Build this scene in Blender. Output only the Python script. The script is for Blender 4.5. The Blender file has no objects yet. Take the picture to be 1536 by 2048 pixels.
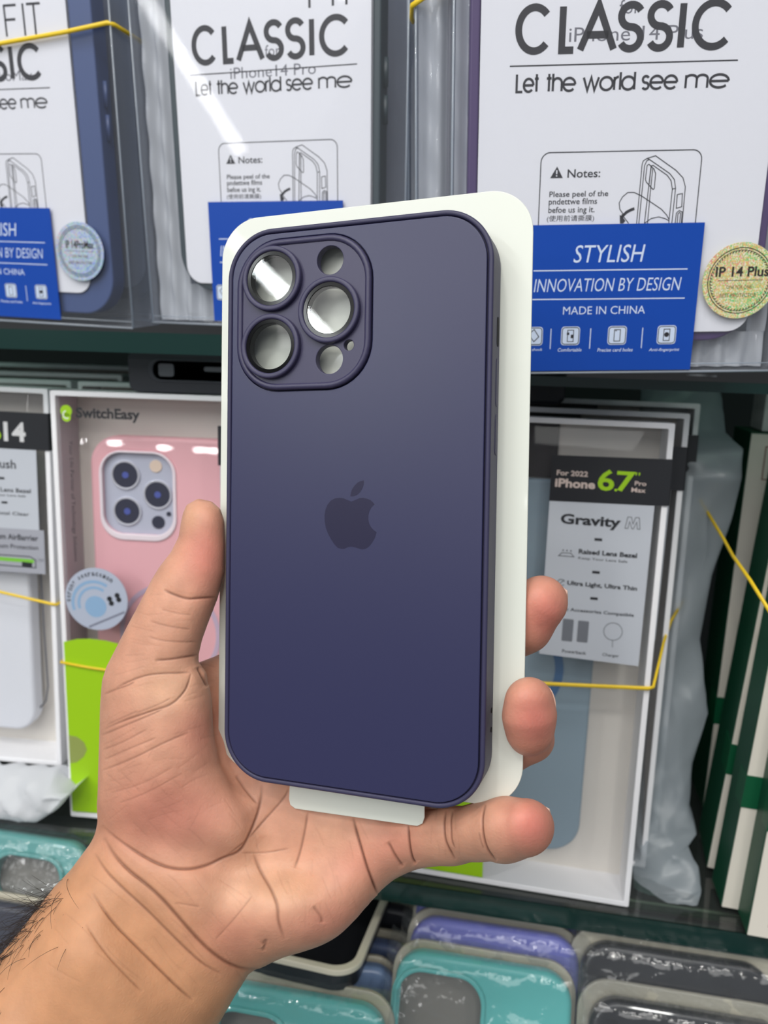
import bpy, math, random
import numpy as np
from mathutils import Matrix, Vector

# ------------------------------------------------------------------ scene, camera, light
SC = bpy.context.scene
COL = SC.collection
random.seed(4)
F, CX, CY = 1550.0, 768.0, 1024.0            # focal length and centre of a 1536 x 2048 frame
SC.view_settings.view_transform = 'Standard'
SC.view_settings.look = 'None'
SC.view_settings.gamma = 1.0
SC.view_settings.use_curve_mapping = False
SC.view_settings.exposure = 0.0
SC.cycles.transparent_max_bounces = 40
SC.cycles.max_bounces = 10
SC.cycles.sample_clamp_indirect = 6.0

# world axes: X along the shelves, Y into the rack, Z up; lens at the eye point
EYE = Vector((0.0, 0.0, 1.30))
AX = np.array([[0.98337437, 0.17953201, 0.02725978],      # image right
               [0.06506714, -0.20821976, -0.97591536],    # image down
               [-0.16953202, 0.96146388, -0.21643961]])   # viewing direction
EYEV = np.array(EYE)


def c2w(p):
    return np.asarray(p, float) @ AX + EYEV


def at(px, py, depth):
    """a point of the place seen at (px, py), depth metres along the viewing direction"""
    return c2w(np.array([(px - CX) / F, (py - CY) / F, 1.0]) * depth)


cam = bpy.data.cameras.new('camera')
cam.sensor_fit = 'VERTICAL'
cam.sensor_height = 36.0
cam.lens = 36.0 * F / 2048.0
cam.clip_start = 0.01
cam.dof.use_dof = True
cam.dof.focus_distance = 0.226
cam.dof.aperture_fstop = 14.0
camo = bpy.data.objects.new('camera', cam)
COL.objects.link(camo)
M = Matrix.Identity(4)
for i in range(3):
    M[i][0] = AX[0][i]; M[i][1] = -AX[1][i]; M[i][2] = -AX[2][i]; M[i][3] = EYE[i]
camo.matrix_world = M
SC.camera = camo

world = bpy.data.worlds.new('shop_light')
SC.world = world
world.use_nodes = True
world.node_tree.nodes['Background'].inputs[0].default_value = (0.86, 0.92, 1.0, 1)
world.node_tree.nodes['Background'].inputs[1].default_value = 0.27


def lamp(name, kind, loc, target, energy, color=(1, 1, 1), size=0.1, size_y=None, axis=None):
    d = bpy.data.lights.new(name, kind)
    d.energy = energy
    d.color = color
    if kind == 'AREA':
        d.size = size
        if size_y:
            d.shape = 'RECTANGLE'; d.size_y = size_y
        else:
            d.shape = 'DISK'
    else:
        d.shadow_soft_size = size
    o = bpy.data.objects.new(name, d)
    COL.objects.link(o)
    o.location = loc
    v = Vector(target) - Vector(loc)
    o.rotation_euler = v.to_track_quat('-Z', 'Y').to_euler()
    if axis is not None:                      # a tube: its long side lies along this direction
        z = -v.normalized(); y = Vector(axis); y = (y - z * y.dot(z)).normalized(); x = y.cross(z)
        o.rotation_euler = Matrix((x, y, z)).transposed().to_euler()
    return o


# ceiling lights of the shop
lamp('ceiling_panel_light', 'AREA', (-0.45, -1.9, 2.75), (0, 0.3, 1.25), 33, (1.0, 0.99, 0.97), 2.6, 1.4)
lamp('near_ceiling_light', 'AREA', (-0.1, -0.5, 2.7), (0, 0.3, 1.2), 9.0, (1.0, 0.98, 0.95), 0.9, 0.4)
lamp('tube_light', 'AREA', (-1.63, -1.63, 2.30), (-0.078, 0.23, 1.32), 9, (0.95, 1.0, 1.0), 0.055, 1.3, (0.18, 0.98, 0))
lamp('far_tube_light', 'AREA', (-3.85, -4.4, 2.35), (-0.17, 0.35, 1.42), 9, (1, 1, 1), 0.10, 1.7, (0.54, 0.84, 0))
for sx, sy in ((-0.5, -0.9), (0.45, -1.1), (-1.2, -0.5), (1.1, -0.7)):
    lamp('spot_downlight', 'AREA', (sx, sy, 2.7), (sx * .6, 0.3, 1.2), 4, (1, 0.98, 0.92), 0.11)
for sx, sy, sz in ((-2.79, -7.1, 2.50), (-2.33, -7.26, 2.46), (-1.97, -7.35, 2.46), (-1.84, -7.4, 2.46)):
    lamp('far_downlight', 'AREA', (sx, sy, sz), (-0.2, 0.34, 1.25), 4, (1, 1, 1), 0.15)

# ------------------------------------------------------------------ helpers


def lin(c):
    out = []
    for v in c[:3]:
        v = v / 255.0
        out.append(v / 12.92 if v <= 0.04045 else ((v + 0.055) / 1.055) ** 2.4)
    return (*out, 1.0)


def mat(name, rgb, rough=0.5, metal=0.0, spec=0.5, bump=0.0, bscale=400.0, var=0.0, coat=0.0):
    m = bpy.data.materials.new(name)
    m.use_nodes = True
    nt = m.node_tree
    b = nt.nodes['Principled BSDF']
    b.inputs['Base Color'].default_value = lin(rgb)
    b.inputs['Roughness'].default_value = rough
    b.inputs['Metallic'].default_value = metal
    b.inputs['Specular IOR Level'].default_value = spec
    b.inputs['Coat Weight'].default_value = coat
    if bump or var:
        tc = nt.nodes.new('ShaderNodeTexCoord')
        n = nt.nodes.new('ShaderNodeTexNoise')
        n.inputs['Scale'].default_value = bscale
        n.inputs['Detail'].default_value = 4
        nt.links.new(tc.outputs['Object'], n.inputs['Vector'])
        if bump:
            bp = nt.nodes.new('ShaderNodeBump')
            bp.inputs['Strength'].default_value = bump
            bp.inputs['Distance'].default_value = 0.001
            nt.links.new(n.outputs['Fac'], bp.inputs['Height'])
            nt.links.new(bp.outputs['Normal'], b.inputs['Normal'])
        if var:
            mx = nt.nodes.new('ShaderNodeMixRGB')
            c = lin(rgb)
            mx.inputs['Color1'].default_value = tuple(v * (1 - var) for v in c[:3]) + (1,)
            mx.inputs['Color2'].default_value = tuple(min(1, v * (1 + var)) for v in c[:3]) + (1,)
            nt.links.new(n.outputs['Fac'], mx.inputs['Fac'])
            nt.links.new(mx.outputs['Color'], b.inputs['Base Color'])
    return m


def film(name, tint=(250, 250, 250), haze=0.05, hazecol=(235, 238, 242), gloss=0.05, ior=1.45, bump=0.0, bscale=60.0, stretch=None, gmul=1.0):
    """thin clear plastic: see-through, a sharp reflection and a little milkiness"""
    m = bpy.data.materials.new(name)
    m.use_nodes = True
    nt = m.node_tree
    nt.nodes.clear()
    out = nt.nodes.new('ShaderNodeOutputMaterial')
    tr = nt.nodes.new('ShaderNodeBsdfTransparent')
    tr.inputs['Color'].default_value = lin(tint)
    df = nt.nodes.new('ShaderNodeBsdfDiffuse')
    df.inputs['Color'].default_value = lin(hazecol)
    gl = nt.nodes.new('ShaderNodeBsdfGlossy')
    gl.inputs['Roughness'].default_value = gloss
    fr = nt.nodes.new('ShaderNodeFresnel')
    ge = nt.nodes.new('ShaderNodeNewGeometry')          # a sheet: the same reflection from either side
    im = nt.nodes.new('ShaderNodeMath'); im.operation = 'MULTIPLY_ADD'
    im.inputs[1].default_value = 1 / ior - ior; im.inputs[2].default_value = ior
    nt.links.new(ge.outputs['Backfacing'], im.inputs[0])
    nt.links.new(im.outputs[0], fr.inputs['IOR'])
    m1 = nt.nodes.new('ShaderNodeMixShader')
    m1.inputs['Fac'].default_value = haze
    nt.links.new(tr.outputs[0], m1.inputs[1])
    nt.links.new(df.outputs[0], m1.inputs[2])
    m2 = nt.nodes.new('ShaderNodeMixShader')
    if gmul != 1.0:
        mm = nt.nodes.new('ShaderNodeMath'); mm.operation = 'MULTIPLY'; mm.use_clamp = True
        mm.inputs[1].default_value = gmul
        nt.links.new(fr.outputs[0], mm.inputs[0])
        nt.links.new(mm.outputs[0], m2.inputs['Fac'])
    else:
        nt.links.new(fr.outputs[0], m2.inputs['Fac'])
    nt.links.new(m1.outputs[0], m2.inputs[1])
    nt.links.new(gl.outputs[0], m2.inputs[2])
    nt.links.new(m2.outputs[0], out.inputs['Surface'])
    if bump:
        tc = nt.nodes.new('ShaderNodeTexCoord')
        mp = nt.nodes.new('ShaderNodeMapping')
        if stretch:
            mp.inputs['Scale'].default_value = stretch
        n = nt.nodes.new('ShaderNodeTexNoise')
        n.inputs['Scale'].default_value = bscale
        n.inputs['Detail'].default_value = 3
        bp = nt.nodes.new('ShaderNodeBump')
        bp.inputs['Strength'].default_value = bump
        bp.inputs['Distance'].default_value = 0.003
        nt.links.new(tc.outputs['Object'], mp.inputs['Vector'])
        nt.links.new(mp.outputs[0], n.inputs['Vector'])
        nt.links.new(n.outputs['Fac'], bp.inputs['Height'])
        for s in (gl, df):
            nt.links.new(bp.outputs['Normal'], s.inputs['Normal'])
        nt.links.new(bp.outputs['Normal'], fr.inputs['Normal'])
    return m


class MB:
    """collects shapes given in millimetres (x right, y away, z up) and links them as one mesh"""

    def __init__(self):
        self.v, self.f, self.m = [], [], []
        self.smooth = []

    def add(self, verts, faces, mi=0, smooth=False):
        o = len(self.v)
        self.v += [tuple(p) for p in verts]
        for f in faces:
            self.f.append([i + o for i in f]); self.m.append(mi); self.smooth.append(smooth)
        return self

    def box(self, x0, x1, y0, y1, z0, z1, mi=0, skip=''):
        v = [(x0, y0, z0), (x1, y0, z0), (x1, y1, z0), (x0, y1, z0), (x0, y0, z1), (x1, y0, z1), (x1, y1, z1), (x0, y1, z1)]
        f = {'f': (0, 1, 5, 4), 'b': (2, 3, 7, 6), 'l': (3, 0, 4, 7), 'r': (1, 2, 6, 5), 'd': (3, 2, 1, 0), 't': (4, 5, 6, 7)}
        return self.add(v, [q for k, q in f.items() if k not in skip], mi)

    def quad(self, a, b, c, d, mi=0):
        return self.add([a, b, c, d], [(0, 1, 2, 3)], mi)

    def fill(self, loops, y0, y1, bevel=0.0, mi=0, res=2, smooth=False):
        cu = bpy.data.curves.new('tmp', 'CURVE')
        cu.dimensions = '2D'; cu.fill_mode = 'BOTH'
        s = 0.01
        cu.extrude = max(0.0, abs(y1 - y0) / 2 - bevel) * s
        cu.bevel_depth = bevel * s
        cu.bevel_resolution = res
        cu.offset = -bevel * s
        for lp in loops:
            sp = cu.splines.new('POLY')
            sp.points.add(len(lp) - 1)
            for p, q in zip(sp.points, lp):
                p.co = (q[0] * s, q[1] * s, 0, 1)
            sp.use_cyclic_u = True
        vs, fs = curve_mesh(cu)
        ym = (y0 + y1) / 2
        return self.add([(a / s, -c / s + ym, b / s) for a, b, c in vs], fs, mi, smooth)

    def tube(self, pts, r, n=8, mi=0, flat=1.0, closed=False):
        pts = [Vector(p) for p in pts]
        vs, fs = [], []
        k = len(pts)
        prev = None
        for i, p in enumerate(pts):
            a = pts[(i - 1) % k] if (i or closed) else p
            b = pts[(i + 1) % k] if (i < k - 1 or closed) else p
            t = (b - a).normalized()
            up = prev if prev is not None else (Vector((0, 0, 1)) if abs(t.z) < 0.9 else Vector((1, 0, 0)))
            s = t.cross(up)
            if s.length < 1e-6: s = t.cross(Vector((0, 1, 0)))
            s.normalize(); u = s.cross(t).normalized(); prev = u
            rr = r[i] if isinstance(r, (list, tuple)) else r
            for j in range(n):
                g = 2 * math.pi * j / n
                vs.append(p + s * (rr * flat * math.cos(g)) + u * (rr * math.sin(g)))
        m = k if closed else k - 1
        for i in range(m):
            for j in range(n):
                fs.append((i * n + j, i * n + (j + 1) % n, ((i + 1) % k) * n + (j + 1) % n, ((i + 1) % k) * n + j))
        if not closed:
            fs.append(tuple(range(n))[::-1]); fs.append(tuple((k - 1) * n + j for j in range(n)))
        return self.add(vs, fs, mi, True)

    def stroke(self, pts, w, y, mi=0, closed=False):
        """a flat printed line"""
        P = [np.array(p, float) for p in pts]
        k = len(P)
        L, R = [], []
        for i in range(k):
            a = P[i - 1] if (i or closed) else None
            b = P[(i + 1) % k] if (i < k - 1 or closed) else None
            d1 = (P[i] - a) if a is not None else (b - P[i])
            d2 = (b - P[i]) if b is not None else (P[i] - a)
            d1 = d1 / (np.linalg.norm(d1) + 1e-9); d2 = d2 / (np.linalg.norm(d2) + 1e-9)
            n1 = np.array([-d1[1], d1[0]]); n2 = np.array([-d2[1], d2[0]])
            n = n1 + n2
            n = n / (np.linalg.norm(n) + 1e-9)
            c = max(0.35, float(n @ n1))
            L.append(P[i] + n * w / 2 / c); R.append(P[i] - n * w / 2 / c)
        vs = [(p[0], y, p[1]) for p in L] + [(p[0], y, p[1]) for p in R]
        fs = []
        for i in range(k if closed else k - 1):
            j = (i + 1) % k
            fs.append((k + i, k + j, j, i))
        return self.add(vs, fs, mi)

    def text(self, s, x0, z0, x1, z1, y, mi=0, bold=0.0, shear=0.0, rot=0.0):
        """letters fitted to the rectangle x0..x1, z0..z1"""
        vs, fs = glyphs(s, bold, shear)
        a = np.array(vs)
        mn, mxx = a.min(0), a.max(0)
        sx = (x1 - x0) / max(1e-6, mxx[0] - mn[0]); sz = (z1 - z0) / max(1e-6, mxx[1] - mn[1])
        q = [((p[0] - mn[0]) * sx, (p[1] - mn[1]) * sz) for p in vs]
        if rot:
            c, si = math.cos(rot), math.sin(rot)
            q = [(p[0] * c - p[1] * si, p[0] * si + p[1] * c) for p in q]
        return self.add([(x0 + p[0], y, z0 + p[1]) for p in q], fs, mi)

    def build(self, name, mats, parent=None, matrix=None, scale=0.001, bevel=0.0, smooth=None, autosmooth=True):
        me = bpy.data.meshes.new(name)
        me.from_pydata([(p[0] * scale, p[1] * scale, p[2] * scale) for p in self.v], [], self.f)
        if not isinstance(mats, (list, tuple)): mats = [mats]
        for m in mats: me.materials.append(m)
        for p, mi, sm in zip(me.polygons, self.m, self.smooth):
            p.material_index = mi
            p.use_smooth = sm if smooth is None else smooth
        me.update()
        o = bpy.data.objects.new(name, me)
        COL.objects.link(o)
        if parent: o.parent = parent
        if matrix is not None: o.matrix_world = matrix
        if bevel:
            b = o.modifiers.new('bevel', 'BEVEL')
            b.width = bevel * scale; b.segments = 2; b.limit_method = 'ANGLE'
        return o


def curve_mesh(cu):
    o = bpy.data.objects.new('tmp', cu)
    COL.objects.link(o)
    dg = bpy.context.evaluated_depsgraph_get()
    me = bpy.data.meshes.new_from_object(o.evaluated_get(dg))
    vs = [tuple(v.co) for v in me.vertices]
    fs = [tuple(p.vertices) for p in me.polygons]
    bpy.data.objects.remove(o)
    bpy.data.meshes.remove(me)
    bpy.data.curves.remove(cu)
    return vs, fs


GL = {}


def glyphs(s, bold=0.0, shear=0.0):
    k = (s, bold, shear)
    if k not in GL:
        cu = bpy.data.curves.new('tmp', 'FONT')
        cu.body = s
        cu.offset = bold
        cu.shear = shear
        cu.resolution_u = 3
        GL[k] = curve_mesh(cu)
    return GL[k]


def rrect(cx, cz, w, h, r, n=10):
    out = []
    for qx, qz, a0 in ((1, 1, 0), (-1, 1, 90), (-1, -1, 180), (1, -1, 270)):
        for i in range(n + 1):
            a = math.radians(a0 + 90 * i / n)
            out.append((cx + qx * (w / 2 - r) + r * math.cos(a), cz + qz * (h / 2 - r) + r * math.sin(a)))
    return out


def circ(cx, cz, r, n=40):
    return [(cx + r * math.cos(2 * math.pi * i / n), cz + r * math.sin(2 * math.pi * i / n)) for i in range(n)]


def arc(cx, cz, rx, a0, a1, n=24, rz=None):
    rz = rz or rx
    return [(cx + rx * math.cos(math.radians(a0 + (a1 - a0) * i / n)), cz + rz * math.sin(math.radians(a0 + (a1 - a0) * i / n))) for i in range(n + 1)]


def tag(o, label=None, cat=None, group=None, kind=None):
    for k, v in (('label', label), ('category', cat), ('group', group), ('kind', kind)):
        if v: o[k] = v
    return o


def pose(t, R):
    """R rows: world x,y,z of the local axes as columns"""
    m = Matrix.Identity(4)
    for i in range(3):
        for j in range(3): m[i][j] = R[i][j]
        m[i][3] = t[i] + EYE[i]
    return m


def thing(name, matrix, label, cat, group=None):
    o = bpy.data.objects.new(name, None)
    o.empty_display_size = 0.02
    COL.objects.link(o)
    o.matrix_world = matrix
    return tag(o, label, cat, group)


def shift(m, x, y, z, rz=0.0, rx=0.0, ry=0.0):
    q = m @ Matrix.Translation((x * .001, y * .001, z * .001))
    if rz: q = q @ Matrix.Rotation(math.radians(rz), 4, 'Z')
    if rx: q = q @ Matrix.Rotation(math.radians(rx), 4, 'X')
    if ry: q = q @ Matrix.Rotation(math.radians(ry), 4, 'Y')
    return q


def copy_tree(o, parent=None):
    c = o.copy()
    COL.objects.link(c)
    if parent: c.parent = parent
    for ch in list(o.children):
        copy_tree(ch, c)
    return c


# geometric sans letters as pen strokes, cap height 1
def S_path(w, h):
    return arc(w / 2, h * .75, w / 2, 28, 270, 18, h * .25)[:-1] + arc(w / 2, h * .25, w / 2, 90, -152, 18, h * .25)


XH = 0.74
PEN = {
    'C': (1.0, [arc(.5, .5, .5, 42, 318, 30)]), 'L': (.46, [[(0, 1), (0, 0), (.46, 0)]]),
    'A': (.86, [[(0, 0), (.43, 1), (.86, 0)], [(.15, .34), (.71, .34)]]), 'S': (.56, [S_path(.56, 1)]),
    'I': (.01, [[(0, 0), (0, 1)]]), 'F': (.45, [[(0, 0), (0, 1), (.45, 1)], [(0, .55), (.38, .55)]]), 'T': (.5, [[(0, 1), (.5, 1)], [(.25, 1), (.25, 0)]]),
    'e': (XH, [[(0, XH / 2), (XH, XH / 2)], arc(XH / 2, XH / 2, XH / 2, 0, 318, 26)]),
    't': (.3, [[(.15, 1), (.15, 0)], [(0, XH), (.3, XH)]]), 'h': (.55, [[(0, 0), (0, 1)], [(0, XH * .55)] + arc(.275, XH - .275, .275, 180, 0, 14) + [(.55, 0)]]),
    'w': (.9, [[(0, XH), (.24, 0), (.45, XH), (.66, 0), (.9, XH)]]), 'o': (XH, [arc(XH / 2, XH / 2, XH / 2, 0, 360, 30)]),
    'r': (.25, [[(0, 0), (0, XH)], [(0, XH * .5)] + arc(.25, XH - .25, .25, 180, 90, 8)]), 'l': (.01, [[(0, 0), (0, 1)]]),
    'd': (XH, [arc(XH / 2, XH / 2, XH / 2, 0, 360, 30), [(XH, 0), (XH, 1)]]), 's': (.36, [S_path(.36, XH)]),
    'm': (.86, [[(0, 0), (0, XH)], [(0, XH * .6)] + arc(.215, XH - .215, .215, 180, 0, 12) + [(.43, 0)], [(.43, XH * .6)] + arc(.645, XH - .215, .215, 180, 0, 12) + [(.86, 0)]]),
}


def pen(mb, word, x0, x1, z0, h, wd, y, mi=0, gap=.13):
    """write a word with a round pen between x0 and x1"""
    tot = sum(PEN[c][0] for c in word) + gap * (len(word) - 1)
    sx = (x1 - x0 - wd) / max(tot, .02)
    x = x0 + wd / 2
    for c in word:
        a, st = PEN[c]
        for s in st:
            cl = abs(s[0][0] - s[-1][0]) < 1e-4 and abs(s[0][1] - s[-1][1]) < 1e-4 and len(s) > 20
            q = [(x + px * sx, z0 + wd / 2 + pz * (h - wd)) for px, pz in s]
            mb.stroke(q[:-1] if cl else q, wd, y, mi, cl)
        x += (a + gap) * sx


# ------------------------------------------------------------------ the hand and forearm
D0 = 0.24                       # the hand is shaped round this distance; one unit = D0 / F metres
VOX = 4.0
GX = np.arange(-430, 1170, VOX, dtype=np.float32)
GY = np.arange(966, 2480, VOX, dtype=np.float32)
GW = np.arange(-250, 262, VOX, dtype=np.float32)


def unit2w(p):
    p = np.asarray(p, float)
    d = D0 + p[:, 2] * D0 / F
    c = np.stack([(p[:, 0] - CX) / F * d, (p[:, 1] - CY) / F * d, d], 1)
    return c2w(c)


def poly_sdf(poly):
    X, Y = np.meshgrid(GX, GY, indexing='ij')
    P = np.array(poly, np.float32)
    best = np.full(X.shape, 1e9, np.float32)
    ins = np.zeros(X.shape, bool)
    for i in range(len(P)):
        a, b = P[i], P[(i + 1) % len(P)]
        e = b - a
        t = np.clip(((X - a[0]) * e[0] + (Y - a[1]) * e[1]) / (e @ e + 1e-9), 0, 1)
        best = np.minimum(best, (X - a[0] - t * e[0]) ** 2 + (Y - a[1] - t * e[1]) ** 2)
        c = (a[1] > Y) != (b[1] > Y)
        ins ^= c & (X < (b[0] - a[0]) * (Y - a[1]) / (b[1] - a[1] + 1e-9) + a[0])
    return np.where(ins, np.sqrt(best), -np.sqrt(best)), X, Y


def blur2(a, n):
    for _ in range(n):
        a = np.pad(a, 1, mode='edge')
        a = (a[:-2, 1:-1] + a[2:, 1:-1] + a[1:-1, :-2] + a[1:-1, 2:] + 2 * a[1:-1, 1:-1]) / 6
    return a


def field(ctrl, X, Y, soft=55.0):
    c = np.array(ctrl, np.float32)
    ws = [1 / ((X - q[0]) ** 2 + (Y - q[1]) ** 2 + soft ** 2) ** 1.6 for q in c]
    s = sum(ws)
    return [sum(w * q[k] for w, q in zip(ws, c)) / s for k in (2, 3, 4)]


def flesh(poly, ctrl, soften=2):
    d, X, Y = poly_sdf(poly)
    d = np.where(d > 6, blur2(d, soften * 6), d)
    wc, H, R = field(ctrl, X, Y)
    u = np.maximum(1 - d / R, 0)
    q = np.sqrt(u[:, :, None] ** 2 + ((GW[None, None, :] - wc[:, :, None]) / H[:, :, None]) ** 2)
    return ((q - 1) * np.minimum(R, H)[:, :, None]).astype(np.float32)


def smin(a, b, k):
    h = np.maximum(k - np.abs(a - b), 0) / k
    return np.minimum(a, b) - h * h * k * 0.25


def chain(vol, pts, k, kin=14):
    P = np.array([p[:3] for p in pts], float); r = [p[3] for p in pts]
    mg = max(r) + k + 12
    sl = []
    for g, ax in ((GX, 0), (GY, 1), (GW, 2)):
        lo = np.searchsorted(g, P[:, ax].min() - mg); hi = np.searchsorted(g, P[:, ax].max() + mg)
        sl.append(slice(max(0, lo), hi))
    X, Y, W = np.meshgrid(GX[sl[0]], GY[sl[1]], GW[sl[2]], indexing='ij')
    out = None
    for i in range(len(P) - 1):
        a, b = P[i], P[i + 1]
        e = b - a
        t = np.clip(((X - a[0]) * e[0] + (Y - a[1]) * e[1] + (W - a[2]) * e[2]) / (e @ e), 0, 1)
        d = np.sqrt((X - a[0] - t * e[0]) ** 2 + (Y - a[1] - t * e[1]) ** 2 + (W - a[2] - t * e[2]) ** 2) - (r[i] + (r[i + 1] - r[i]) * t)
        out = d if out is None else smin(out, d, kin)
    s = tuple(sl)
    vol[s] = smin(vol[s], out.astype(np.float32), k)


def bulge(vol, c, rad, k):
    c = np.array(c, float); rad = np.array(rad, float)
    sl = []
    for g, ax in ((GX, 0), (GY, 1), (GW, 2)):
        sl.append(slice(max(0, np.searchsorted(g, c[ax] - rad[ax] - k)), np.searchsorted(g, c[ax] + rad[ax] + k)))
    X, Y, W = np.meshgrid(GX[sl[0]], GY[sl[1]], GW[sl[2]], indexing='ij')
    q = np.sqrt(((X - c[0]) / rad[0]) ** 2 + ((Y - c[1]) / rad[1]) ** 2 + ((W - c[2]) / rad[2]) ** 2)
    s = tuple(sl)
    vol[s] = smin(vol[s], ((q - 1) * rad.min()).astype(np.float32), k)


def surface_nets(vol):
    """naive surface nets: one vertex in every cell the surface crosses"""
    neg = vol < 0
    nx, ny, nz = vol.shape
    cnt = np.zeros((nx - 1, ny - 1, nz - 1), np.uint8)
    for a in (0, 1):
        for b in (0, 1):
            for c in (0, 1):
                cnt += neg[a:nx - 1 + a, b:ny - 1 + b, c:nz - 1 + c]
    I, J, K = np.nonzero((cnt > 0) & (cnt < 8))
    idx = np.full(cnt.shape, -1, np.int64)
    idx[I, J, K] = np.arange(len(I))
    s = np.zeros((len(I), 3)); n = np.zeros(len(I))
    corners = [(a, b, c) for a in (0, 1) for b in (0, 1) for c in (0, 1)]
    for p in corners:
        for ax in range(3):
            if p[ax]: continue
            q = list(p); q[ax] = 1
            v0 = vol[I + p[0], J + p[1], K + p[2]].astype(float); v1 = vol[I + q[0], J + q[1], K + q[2]].astype(float)
            m = (v0 < 0) != (v1 < 0)
            t = np.where(m, v0 / np.where(m, v0 - v1, 1), 0)
            for k in range(3):
                s[:, k] += np.where(m, p[k] + (t if k == ax else 0), 0)
            n += m
    V = s / n[:, None] + np.stack([I, J, K], 1)
    V = np.stack([GX[0] + V[:, 0] * VOX, GY[0] + V[:, 1] * VOX, GW[0] + V[:, 2] * VOX], 1)
    Q = []
    for ax in range(3):
        sh = [slice(1, -1)] * 3
        sh[ax] = slice(0, -1)
        sh2 = [slice(1, -1)] * 3
        sh2[ax] = slice(1, None)
        A, B = neg[tuple(sh)], neg[tuple(sh2)]
        m = A != B
        i, j, k = np.nonzero(m)
        flip = A[i, j, k]
        base = [i + (0 if ax == 0 else 1), j + (0 if ax == 1 else 1), k + (0 if ax == 2 else 1)]
        o = [x for x in range(3) if x != ax]
        if ax == 1: o = [2, 0]
        cells = []
        for (da, db) in ((-1, -1), (0, -1), (0, 0), (-1, 0)):
            c = [b.copy() for b in base]
            c[o[0]] = c[o[0]] + da; c[o[1]] = c[o[1]] + db
            cells.append(idx[c[0], c[1], c[2]])
        q = np.stack(cells, 1)
        q[~flip] = q[~flip][:, ::-1]
        Q.append(q)
    Q = np.concatenate(Q)
    return V, Q[(Q >= 0).all(1)]


def subdivide(V, Q):
    e = np.concatenate([Q[:, [0, 1]], Q[:, [1, 2]], Q[:, [2, 3]], Q[:, [3, 0]]])
    es = np.sort(e, 1)
    u, inv = np.unique(es[:, 0] * (len(V) + 1) + es[:, 1], return_inverse=True)
    a, b = u // (len(V) + 1), u % (len(V) + 1)
    mid = (V[a] + V[b]) / 2
    cen = V[Q].mean(1)
    n0, n1 = len(V), len(V) + len(mid)
    k = len(Q)
    m = [n0 + inv[i * k:(i + 1) * k] for i in range(4)]
    c = n1 + np.arange(k)
    F4 = np.concatenate([np.stack([Q[:, 0], m[0], c, m[3]], 1), np.stack([m[0], Q[:, 1], m[1], c], 1),
                         np.stack([c, m[1], Q[:, 2], m[2]], 1), np.stack([m[3], c, m[2], Q[:, 3]], 1)])
    return np.concatenate([V, mid, cen]), F4


def laplace(V, Q, it, lam=0.5):
    e = np.concatenate([Q[:, [0, 1]], Q[:, [1, 2]], Q[:, [2, 3]], Q[:, [3, 0]]])
    deg = np.bincount(e[:, 0], minlength=len(V)) + np.bincount(e[:, 1], minlength=len(V))
    for i in range(it):
        acc = np.stack([np.bincount(e[:, 0], V[e[:, 1], k], len(V)) + np.bincount(e[:, 1], V[e[:, 0], k], len(V)) for k in range(3)], 1)
        l = lam if i % 2 == 0 else -lam * 1.03
        V = V + l * (acc / np.maximum(deg, 1)[:, None] - V)
    return V


def vnormals(V, Q):
    n = np.cross(V[Q[:, 2]] - V[Q[:, 0]], V[Q[:, 3]] - V[Q[:, 1]])
    N = np.zeros_like(V)
    for k in range(4):
        for ax in range(3): N[:, ax] += np.bincount(Q[:, k], n[:, ax], len(V))
    return N / (np.linalg.norm(N, axis=1)[:, None] + 1e-12)


# thumb with the ball of the thumb
THUMB = [(396, 997), (373, 1010), (366, 1026), (362, 1043), (357, 1074), (342, 1104), (318, 1135), (304, 1158), (279, 1206), (256, 1249), (234, 1292), (213, 1333),
         (204, 1361), (200, 1411), (198, 1488), (196, 1550), (195, 1612), (202, 1650), (240, 1705), (330, 1752), (430, 1752), (500, 1725), (522, 1670), (505, 1615),
         (466, 1572), (438, 1528), (427, 1470), (424, 1400), (414, 1345), (397, 1322), (398, 1307), (404, 1280), (417, 1244), (435, 1198), (449, 1147), (451, 1090), (449, 1043), (441, 1018), (424, 1003)]
vol = flesh(THUMB, [(410, 1050, 15, 50, 46), (360, 1180, 20, 60, 60), (300, 1320, 28, 74, 88), (310, 1500, 40, 100, 112), (400, 1650, 55, 92, 105)])
# palm, wrist and forearm
PALM = [(396, 1325), (413, 1319), (440, 1308), (520, 1340), (620, 1390), (720, 1480), (820, 1560), (890, 1630), (905, 1690), (860, 1726), (831, 1728), (808, 1736), (786, 1754), (760, 1785),
        (742, 1803), (711, 1827), (667, 1851), (605, 1878), (565, 1902), (530, 1930), (510, 1941), (497, 1950), (468, 1995), (440, 2044), (335, 2190), (150, 2460), (0, 2700), (-700, 2800), (-430, 2400), (-90, 2010), (0, 1910), (35, 1868), (70, 1823), (109, 1773), (141, 1740), (179, 1689),
        (203, 1648), (215, 1560), (260, 1450), (330, 1380)]
PALMC = [(440, 1400, 152, 60, 50), (458, 1520, 142, 66, 60), (650, 1560, 116, 62, 60), (500, 1640, 102, 74, 80), (600, 1690, 98, 76, 80), (720, 1650, 76, 74, 80), (820, 1690, 48, 64, 58), (560, 1840, 52, 92, 85), (700, 1800, 48, 74, 70),
         (350, 1800, 52, 112, 115), (150, 1990, 20, 140, 160), (-50, 2150, -5, 150, 180), (-220, 2400, -30, 158, 200), (-350, 2600, -40, 160, 205)]
vol = smin(vol, flesh(PALM, PALMC), 34)
bulge(vol, (570, 1838, 20), (110, 62, 72), 60)
bulge(vol, (770, 1700, 38), (62, 46, 52), 40)
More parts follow.
